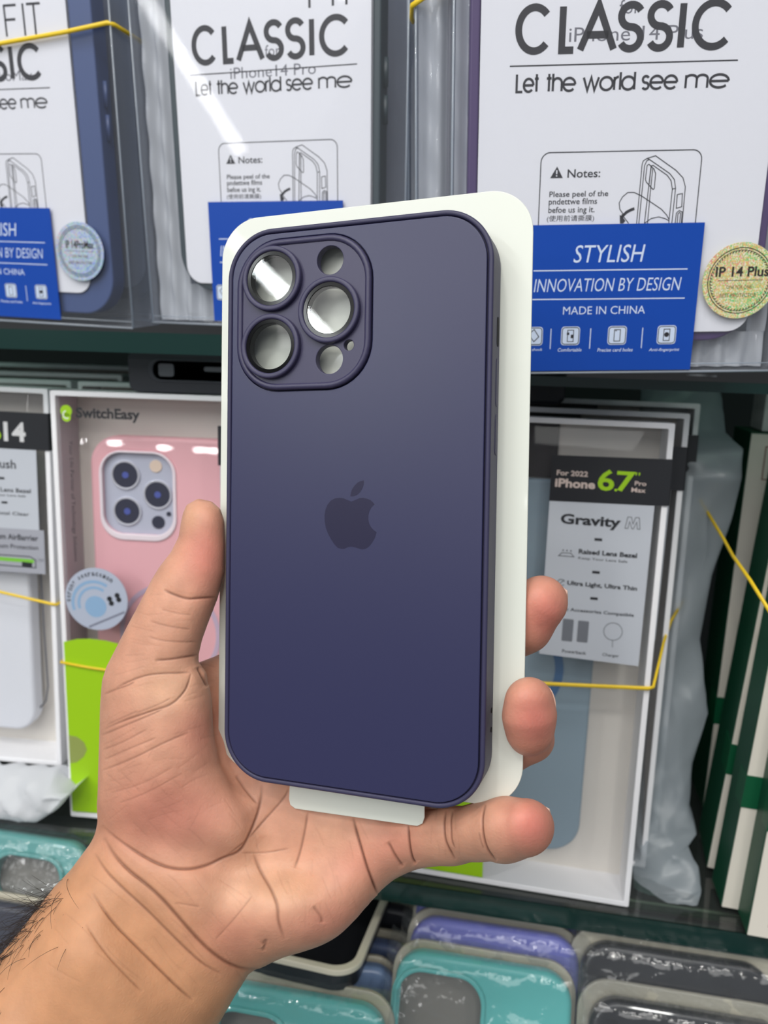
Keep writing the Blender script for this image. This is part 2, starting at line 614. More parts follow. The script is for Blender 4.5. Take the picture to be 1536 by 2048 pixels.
# fingers: index, middle, ring, little finger (x, y, depth, radius)
FINGERS = [
    [(480, 1405, 132, 62), (740, 1230, 66, 57), (870, 1150, 4, 52), (940, 1085, -22, 48)],
    [(590, 1450, 118, 62), (895, 1335, 12, 58), (1050, 1252, -64, 53), (1082, 1205, -84, 54)],
    [(680, 1560, 108, 62), (955, 1530, -22, 56), (1063, 1480, -86, 43), (1060, 1460, -150, 46), (1059, 1432, -165, 52), (1058, 1403, -176, 49)],
    [(790, 1682, 36, 60), (905, 1672, -34, 57), (962, 1664, -84, 57), (1010, 1660, -122, 65), (1049, 1656, -150, 60)],
]
for f in FINGERS:
    chain(vol, f, 16)
for ax_ in range(3):                      # close the far end of the forearm
    for end_ in (0, -1):
        sl_ = [slice(None)] * 3; sl_[ax_] = end_; vol[tuple(sl_)] = 4.0
HV, HQ = surface_nets(vol)
del vol
HV = laplace(HV, HQ, 6)
HV, HQ = subdivide(HV, HQ)
HV = laplace(HV, HQ, 4)
HN = vnormals(HV, HQ)
if (HN[:, 2] * (HV[:, 2] - HV[:, 2].mean())).mean() < 0:
    HQ = HQ[:, ::-1]; HN = -HN


def pc(pts, s, ox, oy):
    return [(x / s + ox, y / s + oy) for x, y in pts]


A8 = (2.259, 180, 1400)
A6 = (3.94, 180, 980)
A4 = (5.297, 840, 1380)
CREASES = [  # path, depth, half width, redness and painted fold shade
    (pc([(50, 565), (110, 620), (200, 680), (330, 752), (440, 765), (540, 745), (600, 715), (680, 690), (720, 620), (760, 520), (778, 430), (775, 380)], *A8), 5.0, 4.5, 1.0),
    (pc([(600, 715), (690, 655), (750, 590), (800, 530), (880, 440), (900, 400)], *A8), 3.0, 3.5, .7),
    (pc([(60, 620), (100, 690), (170, 765), (260, 835), (330, 900), (400, 980), (470, 1060), (540, 1130), (620, 1190), (700, 1222), (765, 1215)], *A8), 6.5, 5.5, 1.1),
    (pc([(20, 690), (70, 770), (150, 850), (250, 940), (350, 1040), (430, 1120), (520, 1200), (600, 1240)], *A8), 4.0, 4.0, .9),
    (pc([(10, 870), (100, 1000), (200, 1100), (300, 1200), (400, 1300), (470, 1360)], *A8), 4.0, 4.0, .9),
    (pc([(-20, 1010), (60, 1130), (150, 1230), (240, 1320)], *A8), 2.0, 4.0, .5),
    (pc([(740, 690), (770, 770), (820, 850), (850, 930), (850, 1000), (880, 1085)], *A8), 4.5, 5.0, .8),
    (pc([(985, 505), (970, 600), (950, 690), (925, 760)], *A8), 3.5, 3.5, .8),
    (pc([(1188, 530), (1215, 640), (1245, 740), (1280, 820), (1303, 880)], *A8), 6.0, 4.0, 1.4),
    (pc([(1435, 560), (1440, 650), (1455, 720), (1472, 742)], *A8), 5.5, 3.5, 1.3),
    (pc([(1345, 640), (1380, 710), (1415, 755)], *A8), 5.0, 4.0, 1.0),
    (pc([(660, 340), (700, 400), (760, 470)], *A8), 3.0, 4.0, .6),
    (pc([(680, 690), (800, 690), (900, 670)], *A8), 1.6, 3.0, .5),
    (pc([(1010, 930), (1050, 980), (1050, 1010)], *A8), 3, 5, .5), (pc([(780, 1110), (800, 1080), (780, 1140)], *A8), 3.5, 5, .7),
    (pc([(500, 935), (440, 925), (380, 915)], *A8), 1.6, 3, .4), (pc([(560, 1090), (660, 980), (735, 880)], *A8), 1.2, 3, .4),
    (pc([(50, 160), (150, 118), (280, 65), (330, 40)], *A8), 2.2, 3, .6), (pc([(50, 320), (200, 262), (330, 195), (450, 145)], *A8), 2.0, 3, .6),
    (pc([(60, 270), (200, 210), (300, 170)], *A8), 1.4, 2.6, .5), (pc([(55, 225), (150, 190), (260, 130)], *A8), 1.4, 2.6, .5),
    (pc([(120, 470), (260, 420), (420, 330)], *A8), 1.0, 2.6, .3), (pc([(90, 420), (240, 380), (380, 300)], *A8), 1.0, 2.6, .3),
    (pc([(580, 785), (660, 825), (770, 862), (860, 855), (1000, 848)], *A6), 4.5, 3.5, 1.1),
    (pc([(510, 1342), (640, 1335), (760, 1315), (850, 1300)], *A6), 3.5, 3.2, 1.0),
    (pc([(200, 1560), (300, 1510), (400, 1470), (500, 1450), (700, 1440), (800, 1435)], *A6), 2.8, 3.0, .8),
    (pc([(800, 1435), (780, 1520), (750, 1590), (650, 1690), (520, 1730), (400, 1770), (250, 1820), (100, 1890)], *A6), 3.2, 3.2, .9),
    (pc([(110, 1610), (200, 1570), (300, 1540), (350, 1510)], *A6), 2.0, 3.0, .6), (pc([(850, 1390), (890, 1470), (930, 1550)], *A6), 4.5, 4.0, 1.0),
    (pc([(470, 1030), (560, 1060), (680, 1085), (800, 1100)], *A6), 1.2, 2.6, .5), (pc([(460, 1155), (560, 1185), (720, 1200), (850, 1195)], *A6), 1.4, 2.6, .5),
    (pc([(560, 940), (680, 970), (800, 985)], *A6), 1.0, 2.6, .4), (pc([(350, 1760), (520, 1700), (640, 1640)], *A6), 1.2, 2.6, .5), (pc([(130, 1850), (260, 1790), (380, 1740)], *A6), 1.2, 2.6, .5),
    (pc([(275, 1270), (250, 1380), (250, 1480), (265, 1600), (310, 1700), (375, 1800)], *A4), 4.5, 3.5, 1.1),
    (pc([(345, 1270), (320, 1380), (325, 1500), (330, 1600), (370, 1690)], *A4), 3.0, 3.0, .9),
    (pc([(690, 1210), (655, 1310), (650, 1420), (665, 1560), (700, 1680), (760, 1770), (810, 1815)], *A4), 5.0, 3.5, 1.1),
    (pc([(620, 1500), (640, 1600), (670, 1680)], *A4), 1.5, 2.6, .5),
]
rngc = np.random.default_rng(11)
for x0, y0, x1, y1, ang, n_, ln_ in ((210, 1330, 420, 1640, -22, 26, 90), (230, 1560, 480, 1700, 48, 16, 80), (250, 1500, 440, 1640, -38, 14, 70), (120, 1760, 480, 1960, 47, 34, 110), (480, 1650, 780, 1860, 70, 22, 60), (270, 1180, 420, 1330, 8, 14, 70), (860, 1620, 960, 1710, 85, 8, 50)):
    for k in range(n_):
        cx_, cy_ = rngc.uniform(x0, x1), rngc.uniform(y0, y1)
        a_ = math.radians(ang + rngc.normal(0, 9)); l_ = ln_ * rngc.uniform(.4, 1)
        bend = rngc.normal(0, .12)
        CREASES.append(([(cx_ + math.cos(a_ + bend * t) * l_ * t, cy_ + math.sin(a_ + bend * t) * l_ * t) for t in (-.5, -.2, .1, .5)], rngc.uniform(.25, .7), 2.4, rngc.uniform(.06, .2)))
front = HN[:, 2] < 0.25
dep = np.zeros(len(HV)); red_shade = np.zeros(len(HV))
for path, dp, hw, rd_shade in CREASES:
    hw = hw * .82
    P = np.array(path)
    # soften the corners of the path
    for _ in range(2):
        Qp = [P[0]]
        for i in range(len(P) - 1): Qp += [P[i] * .75 + P[i + 1] * .25, P[i] * .25 + P[i + 1] * .75]
        P = np.array(Qp + [P[-1]])
    lo, hi = P.min(0) - 20, P.max(0) + 20
    sel = np.nonzero(front & (HV[:, 0] > lo[0]) & (HV[:, 0] < hi[0]) & (HV[:, 1] > lo[1]) & (HV[:, 1] < hi[1]))[0]
    X, Y = HV[sel, 0], HV[sel, 1]
    best = np.full(len(sel), 1e9); tt = np.zeros(len(sel))
    for i in range(len(P) - 1):
        a, b = P[i], P[i + 1]; e = b - a
        t = np.clip(((X - a[0]) * e[0] + (Y - a[1]) * e[1]) / (e @ e + 1e-9), 0, 1)
        d = (X - a[0] - t * e[0]) ** 2 + (Y - a[1] - t * e[1]) ** 2
        m = d < best
        best[m] = d[m]; tt[m] = ((i + t) / (len(P) - 1))[m]
    fade = np.clip(np.minimum(tt, 1 - tt) * 5, 0.0, 1)
    g = np.exp(-best / (2 * (hw * .55) ** 2)) * fade
    wide = np.exp(-best / (2 * (hw * 2.6) ** 2)) * fade
    np.maximum.at(dep, sel, dp * g * .5 + dp * wide * .42)
    np.maximum.at(red_shade, sel, rd_shade * g)
# tendons and soft folds near the wrist
HV2 = HV - HN * dep[:, None]
WV = unit2w(HV2)
me = bpy.data.meshes.new('person')
me.vertices.add(len(WV)); me.vertices.foreach_set('co', WV.astype(np.float32).ravel())
me.loops.add(HQ.size); me.loops.foreach_set('vertex_index', HQ.astype(np.int32).ravel())
me.polygons.add(len(HQ)); me.polygons.foreach_set('loop_start', (np.arange(len(HQ)) * 4).astype(np.int32))
me.polygons.foreach_set('use_smooth', np.ones(len(HQ), bool))
me.update(calc_edges=True); me.validate()
# skin colour: tan forearm, paler palm, pink pads and patches, some painted shading
base = np.array(lin((208, 154, 128))[:3]); tan = np.array(lin((200, 146, 108))[:3]); pink = np.array(lin((212, 128, 114))[:3]); pale = np.array(lin((214, 166, 134))[:3]); crease = np.array(lin((104, 58, 42))[:3])
X, Y, W = HV[:, 0], HV[:, 1], HV[:, 2]
col = np.tile(base, (len(HV), 1))


def blend(c, k):
    global col
    k = np.clip(k, 0, 1)[:, None]
    col = col * (1 - k) + c * k


def spot(x, y, rx, ry): return np.exp(-(((X - x) / rx) ** 2 + ((Y - y) / ry) ** 2))


arm = (X - 365) * -0.58 + (Y - 1800) * 0.81
blend(tan, 1 / (1 + np.exp(-(arm - 10) / 40)))
blend(tan, np.clip((HN[:, 2] + .1) * 2, 0, 1) * .8)
for x, y, rx, ry, k in [(410, 1110, 45, 70, .75), (340, 1620, 110, 70, .5), (400, 1460, 50, 70, .4), (640, 1840, 110, 50, .4), (1065, 1650, 55, 60, .95), (1070, 1440, 60, 70, .95), (1095, 1230, 60, 70, .9), (700, 1730, 70, 50, .35), (790, 1690, 50, 45, .35), (450, 1870, 70, 50, .25)]:
    blend(pink, spot(x, y, rx, ry) * k)
for x, y, rx, ry, k in [(560, 1770, 90, 60, .6), (330, 1380, 80, 50, .45), (500, 1700, 40, 60, .4), (380, 1030, 20, 30, .6)]:
    blend(pale, spot(x, y, rx, ry) * k)
for x, y, rx, ry, k in [(320, 1645, 130, 60, .5), (470, 1900, 60, 60, .35), (250, 1450, 40, 160, .25), (425, 1220, 30, 90, .3)]:  # shading of lower thenar, wrist and thumb side put into the skin colour
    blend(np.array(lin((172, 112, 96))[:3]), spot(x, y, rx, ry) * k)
for x, y, rx, ry, k in [(570, 1790, 60, 40, .5), (470, 1790, 50, 40, .4), (340, 1380, 60, 40, .4), (660, 1680, 40, 60, .25)]:
    blend(np.array(lin((226, 180, 148))[:3]), spot(x, y, rx, ry) * k)
blend(crease, np.clip(red_shade, 0, 1.3) * .7)  # creases are redder; their fold shadow is darkened into the colour too
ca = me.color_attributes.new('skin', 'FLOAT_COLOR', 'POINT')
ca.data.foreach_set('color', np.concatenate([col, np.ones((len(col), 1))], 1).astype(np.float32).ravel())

skin = bpy.data.materials.new('skin')
skin.use_nodes = True
nt = skin.node_tree
b = nt.nodes['Principled BSDF']
va = nt.nodes.new('ShaderNodeVertexColor'); va.layer_name = 'skin'
tc = nt.nodes.new('ShaderNodeTexCoord')
mot = nt.nodes.new('ShaderNodeTexNoise'); mot.inputs['Scale'].default_value = 130; mot.inputs['Detail'].default_value = 5
nt.links.new(tc.outputs['Object'], mot.inputs['Vector'])
mr = nt.nodes.new('ShaderNodeMapRange'); mr.inputs['From Min'].default_value = .3; mr.inputs['From Max'].default_value = .7; mr.inputs['To Min'].default_value = .9; mr.inputs['To Max'].default_value = 1.08
nt.links.new(mot.outputs['Fac'], mr.inputs['Value'])
mu = nt.nodes.new('ShaderNodeVectorMath'); mu.operation = 'SCALE'
nt.links.new(va.outputs['Color'], mu.inputs[0]); nt.links.new(mr.outputs[0], mu.inputs['Scale'])
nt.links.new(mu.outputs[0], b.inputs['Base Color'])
b.inputs['Roughness'].default_value = 0.5
b.inputs['Specular IOR Level'].default_value = 0.35
b.inputs['Subsurface Weight'].default_value = 0.22
b.inputs['Subsurface Radius'].default_value = (1.0, 0.35, 0.2)
b.inputs['Subsurface Scale'].default_value = 0.0016
pores = nt.nodes.new('ShaderNodeTexVoronoi'); pores.feature = 'DISTANCE_TO_EDGE'; pores.inputs['Scale'].default_value = 750
wr = nt.nodes.new('ShaderNodeTexNoise'); wr.inputs['Scale'].default_value = 700; wr.inputs['Detail'].default_value = 6
for n in (pores, wr): nt.links.new(tc.outputs['Object'], n.inputs['Vector'])
ad = nt.nodes.new('ShaderNodeMath'); ad.operation = 'ADD'
nt.links.new(pores.outputs['Distance'], ad.inputs[0]); nt.links.new(wr.outputs['Fac'], ad.inputs[1])
bp = nt.nodes.new('ShaderNodeBump'); bp.inputs['Strength'].default_value = .35; bp.inputs['Distance'].default_value = .0002
nt.links.new(ad.outputs[0], bp.inputs['Height']); nt.links.new(bp.outputs['Normal'], b.inputs['Normal'])
me.materials.append(skin)
person = bpy.data.objects.new('person', me)
COL.objects.link(person)
tag(person, 'bare left hand and hairy forearm holding up the purple phone case', 'person')

# fingernails on the far side of the fingertips
nail_m = mat('fingernail', (228, 190, 172), 0.3)
for (tip, ax_, out, r) in (((1058, 1412, -170), (0, -1, -.15), (.85, -.1, .7), 50), ((1082, 1205, -84), (.3, -.75, -.2), (.3, .1, 1), 54), ((1049, 1656, -150), (1, 0, -.35), (.45, -.1, .9), 60), ((406, 1045, 15), (.1, -1, 0), (-.22, 0, 1), 47), ((940, 1085, -22), (.7, -.7, -.3), (.4, .2, .9), 48)):
    a = Vector(ax_).normalized(); o_ = Vector(out); o_ = (o_ - a * o_.dot(a)).normalized(); s_ = a.cross(o_)
    vs, fs = [], []
    nu, nv = 10, 10
    for i in range(nu + 1):
        for j in range(nv + 1):
            th = (i / nu - .5) * 1.5
            l = -0.62 + 1.28 * j / nv
            rr = r * (.985 + .03 * math.cos(th))
            if l > 0: rr *= math.sqrt(max(.12, 1 - (l / 1.08) ** 2))
            p = Vector(tip) + a * (l * r) + (o_ * math.cos(th) + s_ * math.sin(th)) * rr
            vs.append(p)
    for i in range(nu):
        for j in range(nv):
            q = i * (nv + 1) + j
            fs.append((q, q + 1, q + nv + 2, q + nv + 1))
    wv = unit2w(np.array([tuple(p) for p in vs]))
    mb = MB().add(wv, fs, 0, True)
    n_ = mb.build('fingernail', nail_m, None, None, 1.0)
    n_.parent = person
    so = n_.modifiers.new('thick', 'SOLIDIFY'); so.thickness = .0005

# dark hairs along the outer edge of the forearm
hair_m = mat('hair', (38, 30, 28), 0.4)
fr = np.nonzero((HV[:, 1] > 1740) & (HV[:, 1] < 2075) & (X > -40) & (HN[:, 2] < .75))[0]
edge = np.interp(HV[fr, 1], [1740, 1773, 1823, 1868, 1910, 2075], [141, 109, 70, 35, 0, -150])
off = HV[fr, 0] - edge
rng = np.random.default_rng(3)
pr = np.exp(-off / 20.) * np.clip((HV[fr, 1] - 1750) / 60, 0, 1) + .004 * (off < 150) * np.clip((HV[fr, 1] - 1800) / 60, 0, 1)
pick = rng.choice(fr, 330, replace=False, p=pr / pr.sum())
hb = MB()
for q in pick:
    p = HV2[q].copy(); n = HN[q]
    rim = n[2] > -.35
    ln = rng.uniform(50, 115)
    d = np.array([-.35, .75, 0]) if not rim else np.array([-.25, .55, 0])
    d = d + rng.normal(0, .28, 3) + n * (.45 if rim else .5)
    d /= np.linalg.norm(d)
    cv = rng.normal(0, .5, 3)
    pts = []
    for i in range(7):
        pts.append(p.copy())
        p = p + d * ln / 6
        d = d + cv / 6 - n * (.10 if not rim else .05); d /= np.linalg.norm(d)
    w = unit2w(np.array(pts))
    hb.tube([tuple(v) for v in w], [.00007, .00007, .000065, .00006, .00005, .00004, .00002], 4)
ho = hb.build('arm_hair', hair_m, None, None, 1.0)
ho.parent = person
ho['kind'] = 'stuff'

# ------------------------------------------------------------------ the phone case in the hand and its white card
P_CASE = pose((-0.0476, 0.21293, -0.04805), [[0.98639, 0.15778, -0.04632], [-0.14678, 0.97179, 0.18459], [0.07414, -0.17528, 0.98172]])
case_m = mat('deep_purple_shell', (54, 52, 80), 0.48, 0, 0.4)
panel_m = mat('deep_purple_frosted_glass', (44, 45, 80), 0.36, 0, 0.45)
bump_m = mat('deep_purple_camera_plate', (56, 53, 82), 0.45, 0, 0.5)
black_m = mat('black_gloss', (5, 5, 7), 0.1, 0, .14)
lens_m = film('lens_glass', (246, 247, 247), 0.0, gloss=0.02, ior=1.5)
case = thing('phone_case', P_CASE, 'dark purple phone case with frosted back held in the hand', 'phone case')
CW, CH = 81.2, 166.0
HOLES = [circ(-24.9, 67.6, 7.9), circ(-25.1, 47.8, 7.9), circ(-6.6, 57.3, 7.9)]
SMALL = [circ(-6.8, 71.8, 4.1), circ(-6.7, 43.4, 4.2), circ(-.7, 47.2, 1.55, 20)]
BUMPO = rrect(-15.4, 57.1, 42.6, 44.2, 13.5)
MB().fill([rrect(0, 0, CW, CH, 14.5, 16), rrect(0, 0, CW - 3.0, CH - 3.0, 13, 16)], 0, 11, 0.7, res=3, smooth=False).build('shell', case_m, case)
sh = MB().fill([rrect(0, 0, CW - 2.4, CH - 2.4, 13.3, 16), rrect(-15.4, 57.1, 38, 39.6, 11.5)], 1.4, 2.4)
sh.build('inner_floor', case_m, case)
MB().fill([rrect(0, 0, CW - 3.6, CH - 3.6, 12.7, 16), rrect(-15.4, 57.1, 43.2, 44.8, 13.8)], -.1, 1.2, 0.25, res=2).build('back_panel', panel_m, case)
cp = MB().fill([BUMPO, rrect(-15.4, 57.1, 38.8, 40.4, 11.6)], -1.3, 2.0, 0.95, res=5)
cp.fill([rrect(-15.4, 57.1, 41.2, 42.8, 12.8)] + HOLES + SMALL, -.62, 2.2, 0.2, res=2)
camp = cp.build('camera_plate', bump_m, case)
for cx, cz in ((-24.9, 67.6), (-25.1, 47.8), (-6.6, 57.3)):
    r = MB().fill([circ(cx, cz, 9.5, 56), circ(cx, cz, 7.9, 56)], -2.5, .2, 0.6, res=3).build('lens_ring', bump_m, camp)
    MB().fill([circ(cx, cz, 8.05, 56), circ(cx, cz, 6.75, 56)], -1.9, 1.0, 0.1).build('black_rim', black_m, r)
    g = MB(); c_ = circ(cx, cz, 6.9, 56); g.add([(a, -1.7, b_) for a, b_ in c_], [tuple(range(56))]).build('lens_glass', lens_m, r)['label'] = 'clear round lens glass'
APPLE = [(0.6, 2.5), (1.9, 3.0), (3.0, 3.5), (4.1, 3.6), (5.3, 3.4), (6.4, 3.0), (7.2, 2.3), (7.7, 1.8), (6.7, 0.9), (6.1, -0.2), (5.8, -1.4), (5.8, -2.6), (6.1, -3.8), (6.7, -4.8), (7.6, -5.6), (8.4, -6.1), (7.9, -7.7), (7.1, -9.1), (6.1, -10.3), (5.1, -11.0), (4.0, -11.2), (3.1, -11.0), (2.1, -10.7), (0.7, -10.5), (-0.4, -10.7), (-1.3, -11.2), (-2.3, -11.3), (-3.5, -11.0), (-4.5, -10.1), (-5.5, -8.8), (-6.6, -7.0), (-7.3, -5.4), (-7.7, -3.5), (-7.8, -1.6), (-7.5, 0.0), (-6.9, 1.4), (-5.9, 2.6), (-4.6, 3.3), (-3.2, 3.5), (-1.9, 3.4), (-0.7, 2.9)]
LEAF = [(0.2, 3.9), (0.3, 4.7), (0.6, 5.8), (1.4, 7.0), (2.3, 7.9), (3.3, 8.4), (4.3, 8.6), (4.3, 7.5), (3.9, 6.3), (3.2, 5.2), (2.3, 4.4), (1.3, 4.0)]
MB().fill([APPLE, LEAF], -.13, -.05).build('logo', mat('dark_gloss_print', (34, 32, 60), 0.36, 0, 0.3), case)['label'] = 'darker fruit shaped emblem on the back'
# slot and buttons on the right side wall
sl = MB()
sl.fill([rrect(50.4, 0, 8.2, 2.6, 1.2, 5)], -.1, .1)
sl.v = [(40.62 + p[1], 7.6 + p[2], p[0]) for p in sl.v]
sl.build('side_slot', mat('slot_shadow', (14, 13, 20), .8), case)
for z0, z1 in ((43, 29.5), (27.5, 16)):
    bt_ = MB().fill([rrect((z0 + z1) / 2, 0, z0 - z1, 3.0, 1.4, 6)], -.25, .4, .2, res=2)
    bt_.v = [(40.55 - p[1], 7.4 + p[2], p[0]) for p in bt_.v]
    bt_.build('side_button', case_m, case)
hb_ = MB()
for z in (-56, -61.5): hb_.tube([(40.2, 8.4, z), (40.75, 8.4, z)], .8, 10)
hb_.build('side_hole', mat('hole_dark', (12, 11, 18), .8), case)

card_m = mat('white_card', (222, 225, 215), 0.42, 0, 0.4, coat=0.1)
P_CARD = shift(P_CASE, 0, 11.3, 0)
card = thing('display_card', P_CARD, 'white rounded display card behind the held purple case', 'card')
cm = MB().fill([rrect(0, 3.2, 98.6, 175.6, 12.5, 16)], 0, .8, .25, res=2)
cm.build('sheet', card_m, card)
MB().fill([[(-23.4, -83), (-23.8, -91.8), (-23.3, -93.6), (-21.6, -94.6), (18.4, -93.9), (20, -92.9), (20.6, -91), (20.5, -83)]], .05, .75, .25, res=2).build('bottom_tab', card_m, card)

MB().fill([rrect(0, 0, 75, 159, 11, 12)], -5.2, -4.8).build('added_sheet', card_m, card)  # white sheet added inside the case to brighten its camera holes

# ------------------------------------------------------------------ rack: glass shelves and back
dark_m = mat('dark_backing', (26, 28, 32), 0.7)
edge_m = mat('green_glass_edge', (14, 46, 42), 0.12, 0, 0.6)
glass_m = film('shelf_glass', (168, 188, 180), 0.12, (128, 132, 130), 0.04, 1.5, gmul=1.3)


def slab(name, x0, x1, y0, y1, z0, z1, label):
    mb = MB().box(x0, x1, y0, y1, z0, z1, 0, 'f')
    mb.box(x0, x1, y0, y0 + .6, z0, z1, 1, 'b')
    o = mb.build(name, [glass_m, edge_m], None, Matrix.Translation(EYE))
    return tag(o, label, 'shelf')


slab('glass_shelf', -900, -52, 326, 640, -8.6, .4, 'upper glass shelf with green edge under the left and middle clear packs')
slab('glass_shelf', -46, 560, 356, 640, -18, -13.6, 'short upper glass shelf under the pack with the purple framed case')
slab('glass_shelf', -900, 560, 326, 640, -268.5, -257.2, 'lower glass shelf with dark green edge under the boxed cases')
slab('glass_shelf', -900, 560, 185, 640, -436, -425, 'lowest glass shelf holding the bagged cases')
o = MB().box(-2500, 2500, 640, 660, -1300, 700).build('wall_back', dark_m, None, Matrix.Translation(EYE)); o['kind'] = 'structure'
o = MB().box(-2500, 2500, -3500, 700, -1320, -1300).build('floor', mat('floor_tiles', (150, 148, 142), .4), None, Matrix.Translation(EYE)); o['kind'] = 'structure'

# ------------------------------------------------------------------ clear packs on the upper shelf
P_R = pose((0.0272, 0.30575, 0.04322), [[0.98875, -0.14745, -0.02525], [0.1446, 0.98527, -0.09125], [0.03833, 0.08658, 0.99551]])
P_M = pose((-0.11491, 0.3491, 0.05856), [[0.99225, 0.12428, 0.00085], [-0.12364, 0.98775, -0.09515], [-0.01266, 0.09431, 0.99546]])
P_L = pose((-0.264, 0.36479, 0.05874), [[0.99332, 0.114, 0.01802], [-0.11152, 0.98825, -0.1045], [-0.02972, 0.1018, 0.99436]])
pvc_m = film('clear_pack_front', (252, 252, 253), 0.03, (235, 238, 244), 0.03, 1.4, bump=.035, bscale=9)
side_m = film('clear_pack_side', (214, 219, 228), 0.26, (200, 205, 214), 0.08, 1.45, bump=.5, bscale=30, stretch=(1, 1, .12))
tray_m = film('inner_blister', (238, 240, 244), 0.62, (214, 218, 225), 0.07, 1.5, bump=.8, bscale=26, stretch=(1, 1, .25))
seam_m = film('pack_seam_highlight', (225, 232, 240), 0.35, (225, 232, 240), 0.08, 1.5)
paper_m = mat('white_pack_card', (232, 233, 240), 0.5, 0, .4)
ink_m = mat('dark_ink', (38, 37, 44), 0.5)
ghost_m = mat('grey_ink', (112, 112, 122), 0.55)
blue_m = mat('blue_label', (14, 70, 168), 0.38, 0, .4)
pale_m = mat('pale_label_print', (205, 218, 240), 0.5)


def hologram(name, a, b, c, d, e5):
    m = bpy.data.materials.new(name)
    m.use_nodes = True
    nt = m.node_tree
    p = nt.nodes['Principled BSDF']
    p.inputs['Roughness'].default_value = .38; p.inputs['Metallic'].default_value = .25
    tc = nt.nodes.new('ShaderNodeTexCoord')
    v = nt.nodes.new('ShaderNodeTexVoronoi'); v.inputs['Scale'].default_value = 2600
    nt.links.new(tc.outputs['Object'], v.inputs['Vector'])
    hs = nt.nodes.new('ShaderNodeSeparateColor')
    nt.links.new(v.outputs['Color'], hs.inputs[0])
    n = nt.nodes.new('ShaderNodeTexNoise'); n.inputs['Scale'].default_value = 45
    nt.links.new(tc.outputs['Object'], n.inputs['Vector'])
    ad = nt.nodes.new('ShaderNodeMath'); ad.operation = 'MULTIPLY_ADD'; ad.inputs[1].default_value = .55
    nt.links.new(hs.outputs[0], ad.inputs[0])
    mm = nt.nodes.new('ShaderNodeMath'); mm.operation = 'MULTIPLY'; mm.inputs[1].default_value = .5
    nt.links.new(n.outputs['Fac'], mm.inputs[0]); nt.links.new(mm.outputs[0], ad.inputs[2])
    r = nt.nodes.new('ShaderNodeValToRGB')
    r.color_ramp.elements[0].color = lin(a); r.color_ramp.elements[0].position = .2
    r.color_ramp.elements[1].color = lin(c); r.color_ramp.elements[1].position = .8
    for pos, cc in ((.4, b), (.52, d), (.66, e5)):
        e = r.color_ramp.elements.new(pos); e.color = lin(cc)
    nt.links.new(ad.outputs[0], r.inputs[0])
    nt.links.new(r.outputs[0], p.inputs['Base Color'])
    return m


holo_r = hologram('hologram_gold', (70, 214, 130), (222, 214, 150), (240, 150, 150), (250, 246, 226), (236, 214, 110))
holo_l = hologram('hologram_silver', (96, 130, 230), (186, 194, 226), (236, 170, 190), (214, 218, 240), (150, 220, 190))
PHONE_ART = [[(8.7, 0.1), (9.0, 19.7), (9.3, 20.9), (10.6, 21.7), (13.5, 22.5), (21.1, 17.6), (23.8, 15.1), (24.9, 12.1), (25.0, 0)],
             [(9.5, 0.1), (9.9, 19.4), (10.6, 21.0), (11.5, 21.3), (19.0, 16.6), (20.8, 14.6), (21.5, 11.7), (21.3, 0)],
             [(11.5, 0.1), (12.2, 19.2), (12.9, 19.4), (18.2, 16.0), (19.7, 14.2), (20.4, 11.3), (20.2, 0)], [(10.6, 21.7), (11.5, 21.3)], [(20.4, 11.5), (21.4, 11.6)],
             [(10.8, 19.4), (11.4, 19.8), (13.3, 18.2), (14.0, 16.7), (14.0, 11.8), (13.6, 11.4), (11.0, 13.9), (10.6, 14.8), (10.8, 19.4)], [(12.6, 0.1), (12.7, 12.1), (12.9, 18.6)], [(12.0, 12.7), (12.3, 19.0)],
             [(22.3, 9.6), (24.1, 9.9), (24.3, 5.5), (22.4, 5.0), (22.3, 9.6)], [(22.5, 0), (22.6, 3.4), (23.5, 4.2), (24.6, 3.8), (24.7, 0)], [(23.2, 0.1), (23.2, 3.2), (23.8, 3.6), (24.1, 3.2), (24.1, 0.1)],
             [(4.0, 2.9), (2.3, 5.0), (1.9, 7.1), (2.9, 9.1), (4.7, 10.6), (6.9, 10.6), (9.6, 9.4), (12.4, 7.7), (17.1, 4.8), (19.2, 2.8), (20.1, 1.4)], [(11.5, 0.1), (13.8, 1.7), (16.4, 2.2), (18.7, 1.6), (20.1, 0.9)], [(3.1, 3.3), (5.8, 0.2)]]


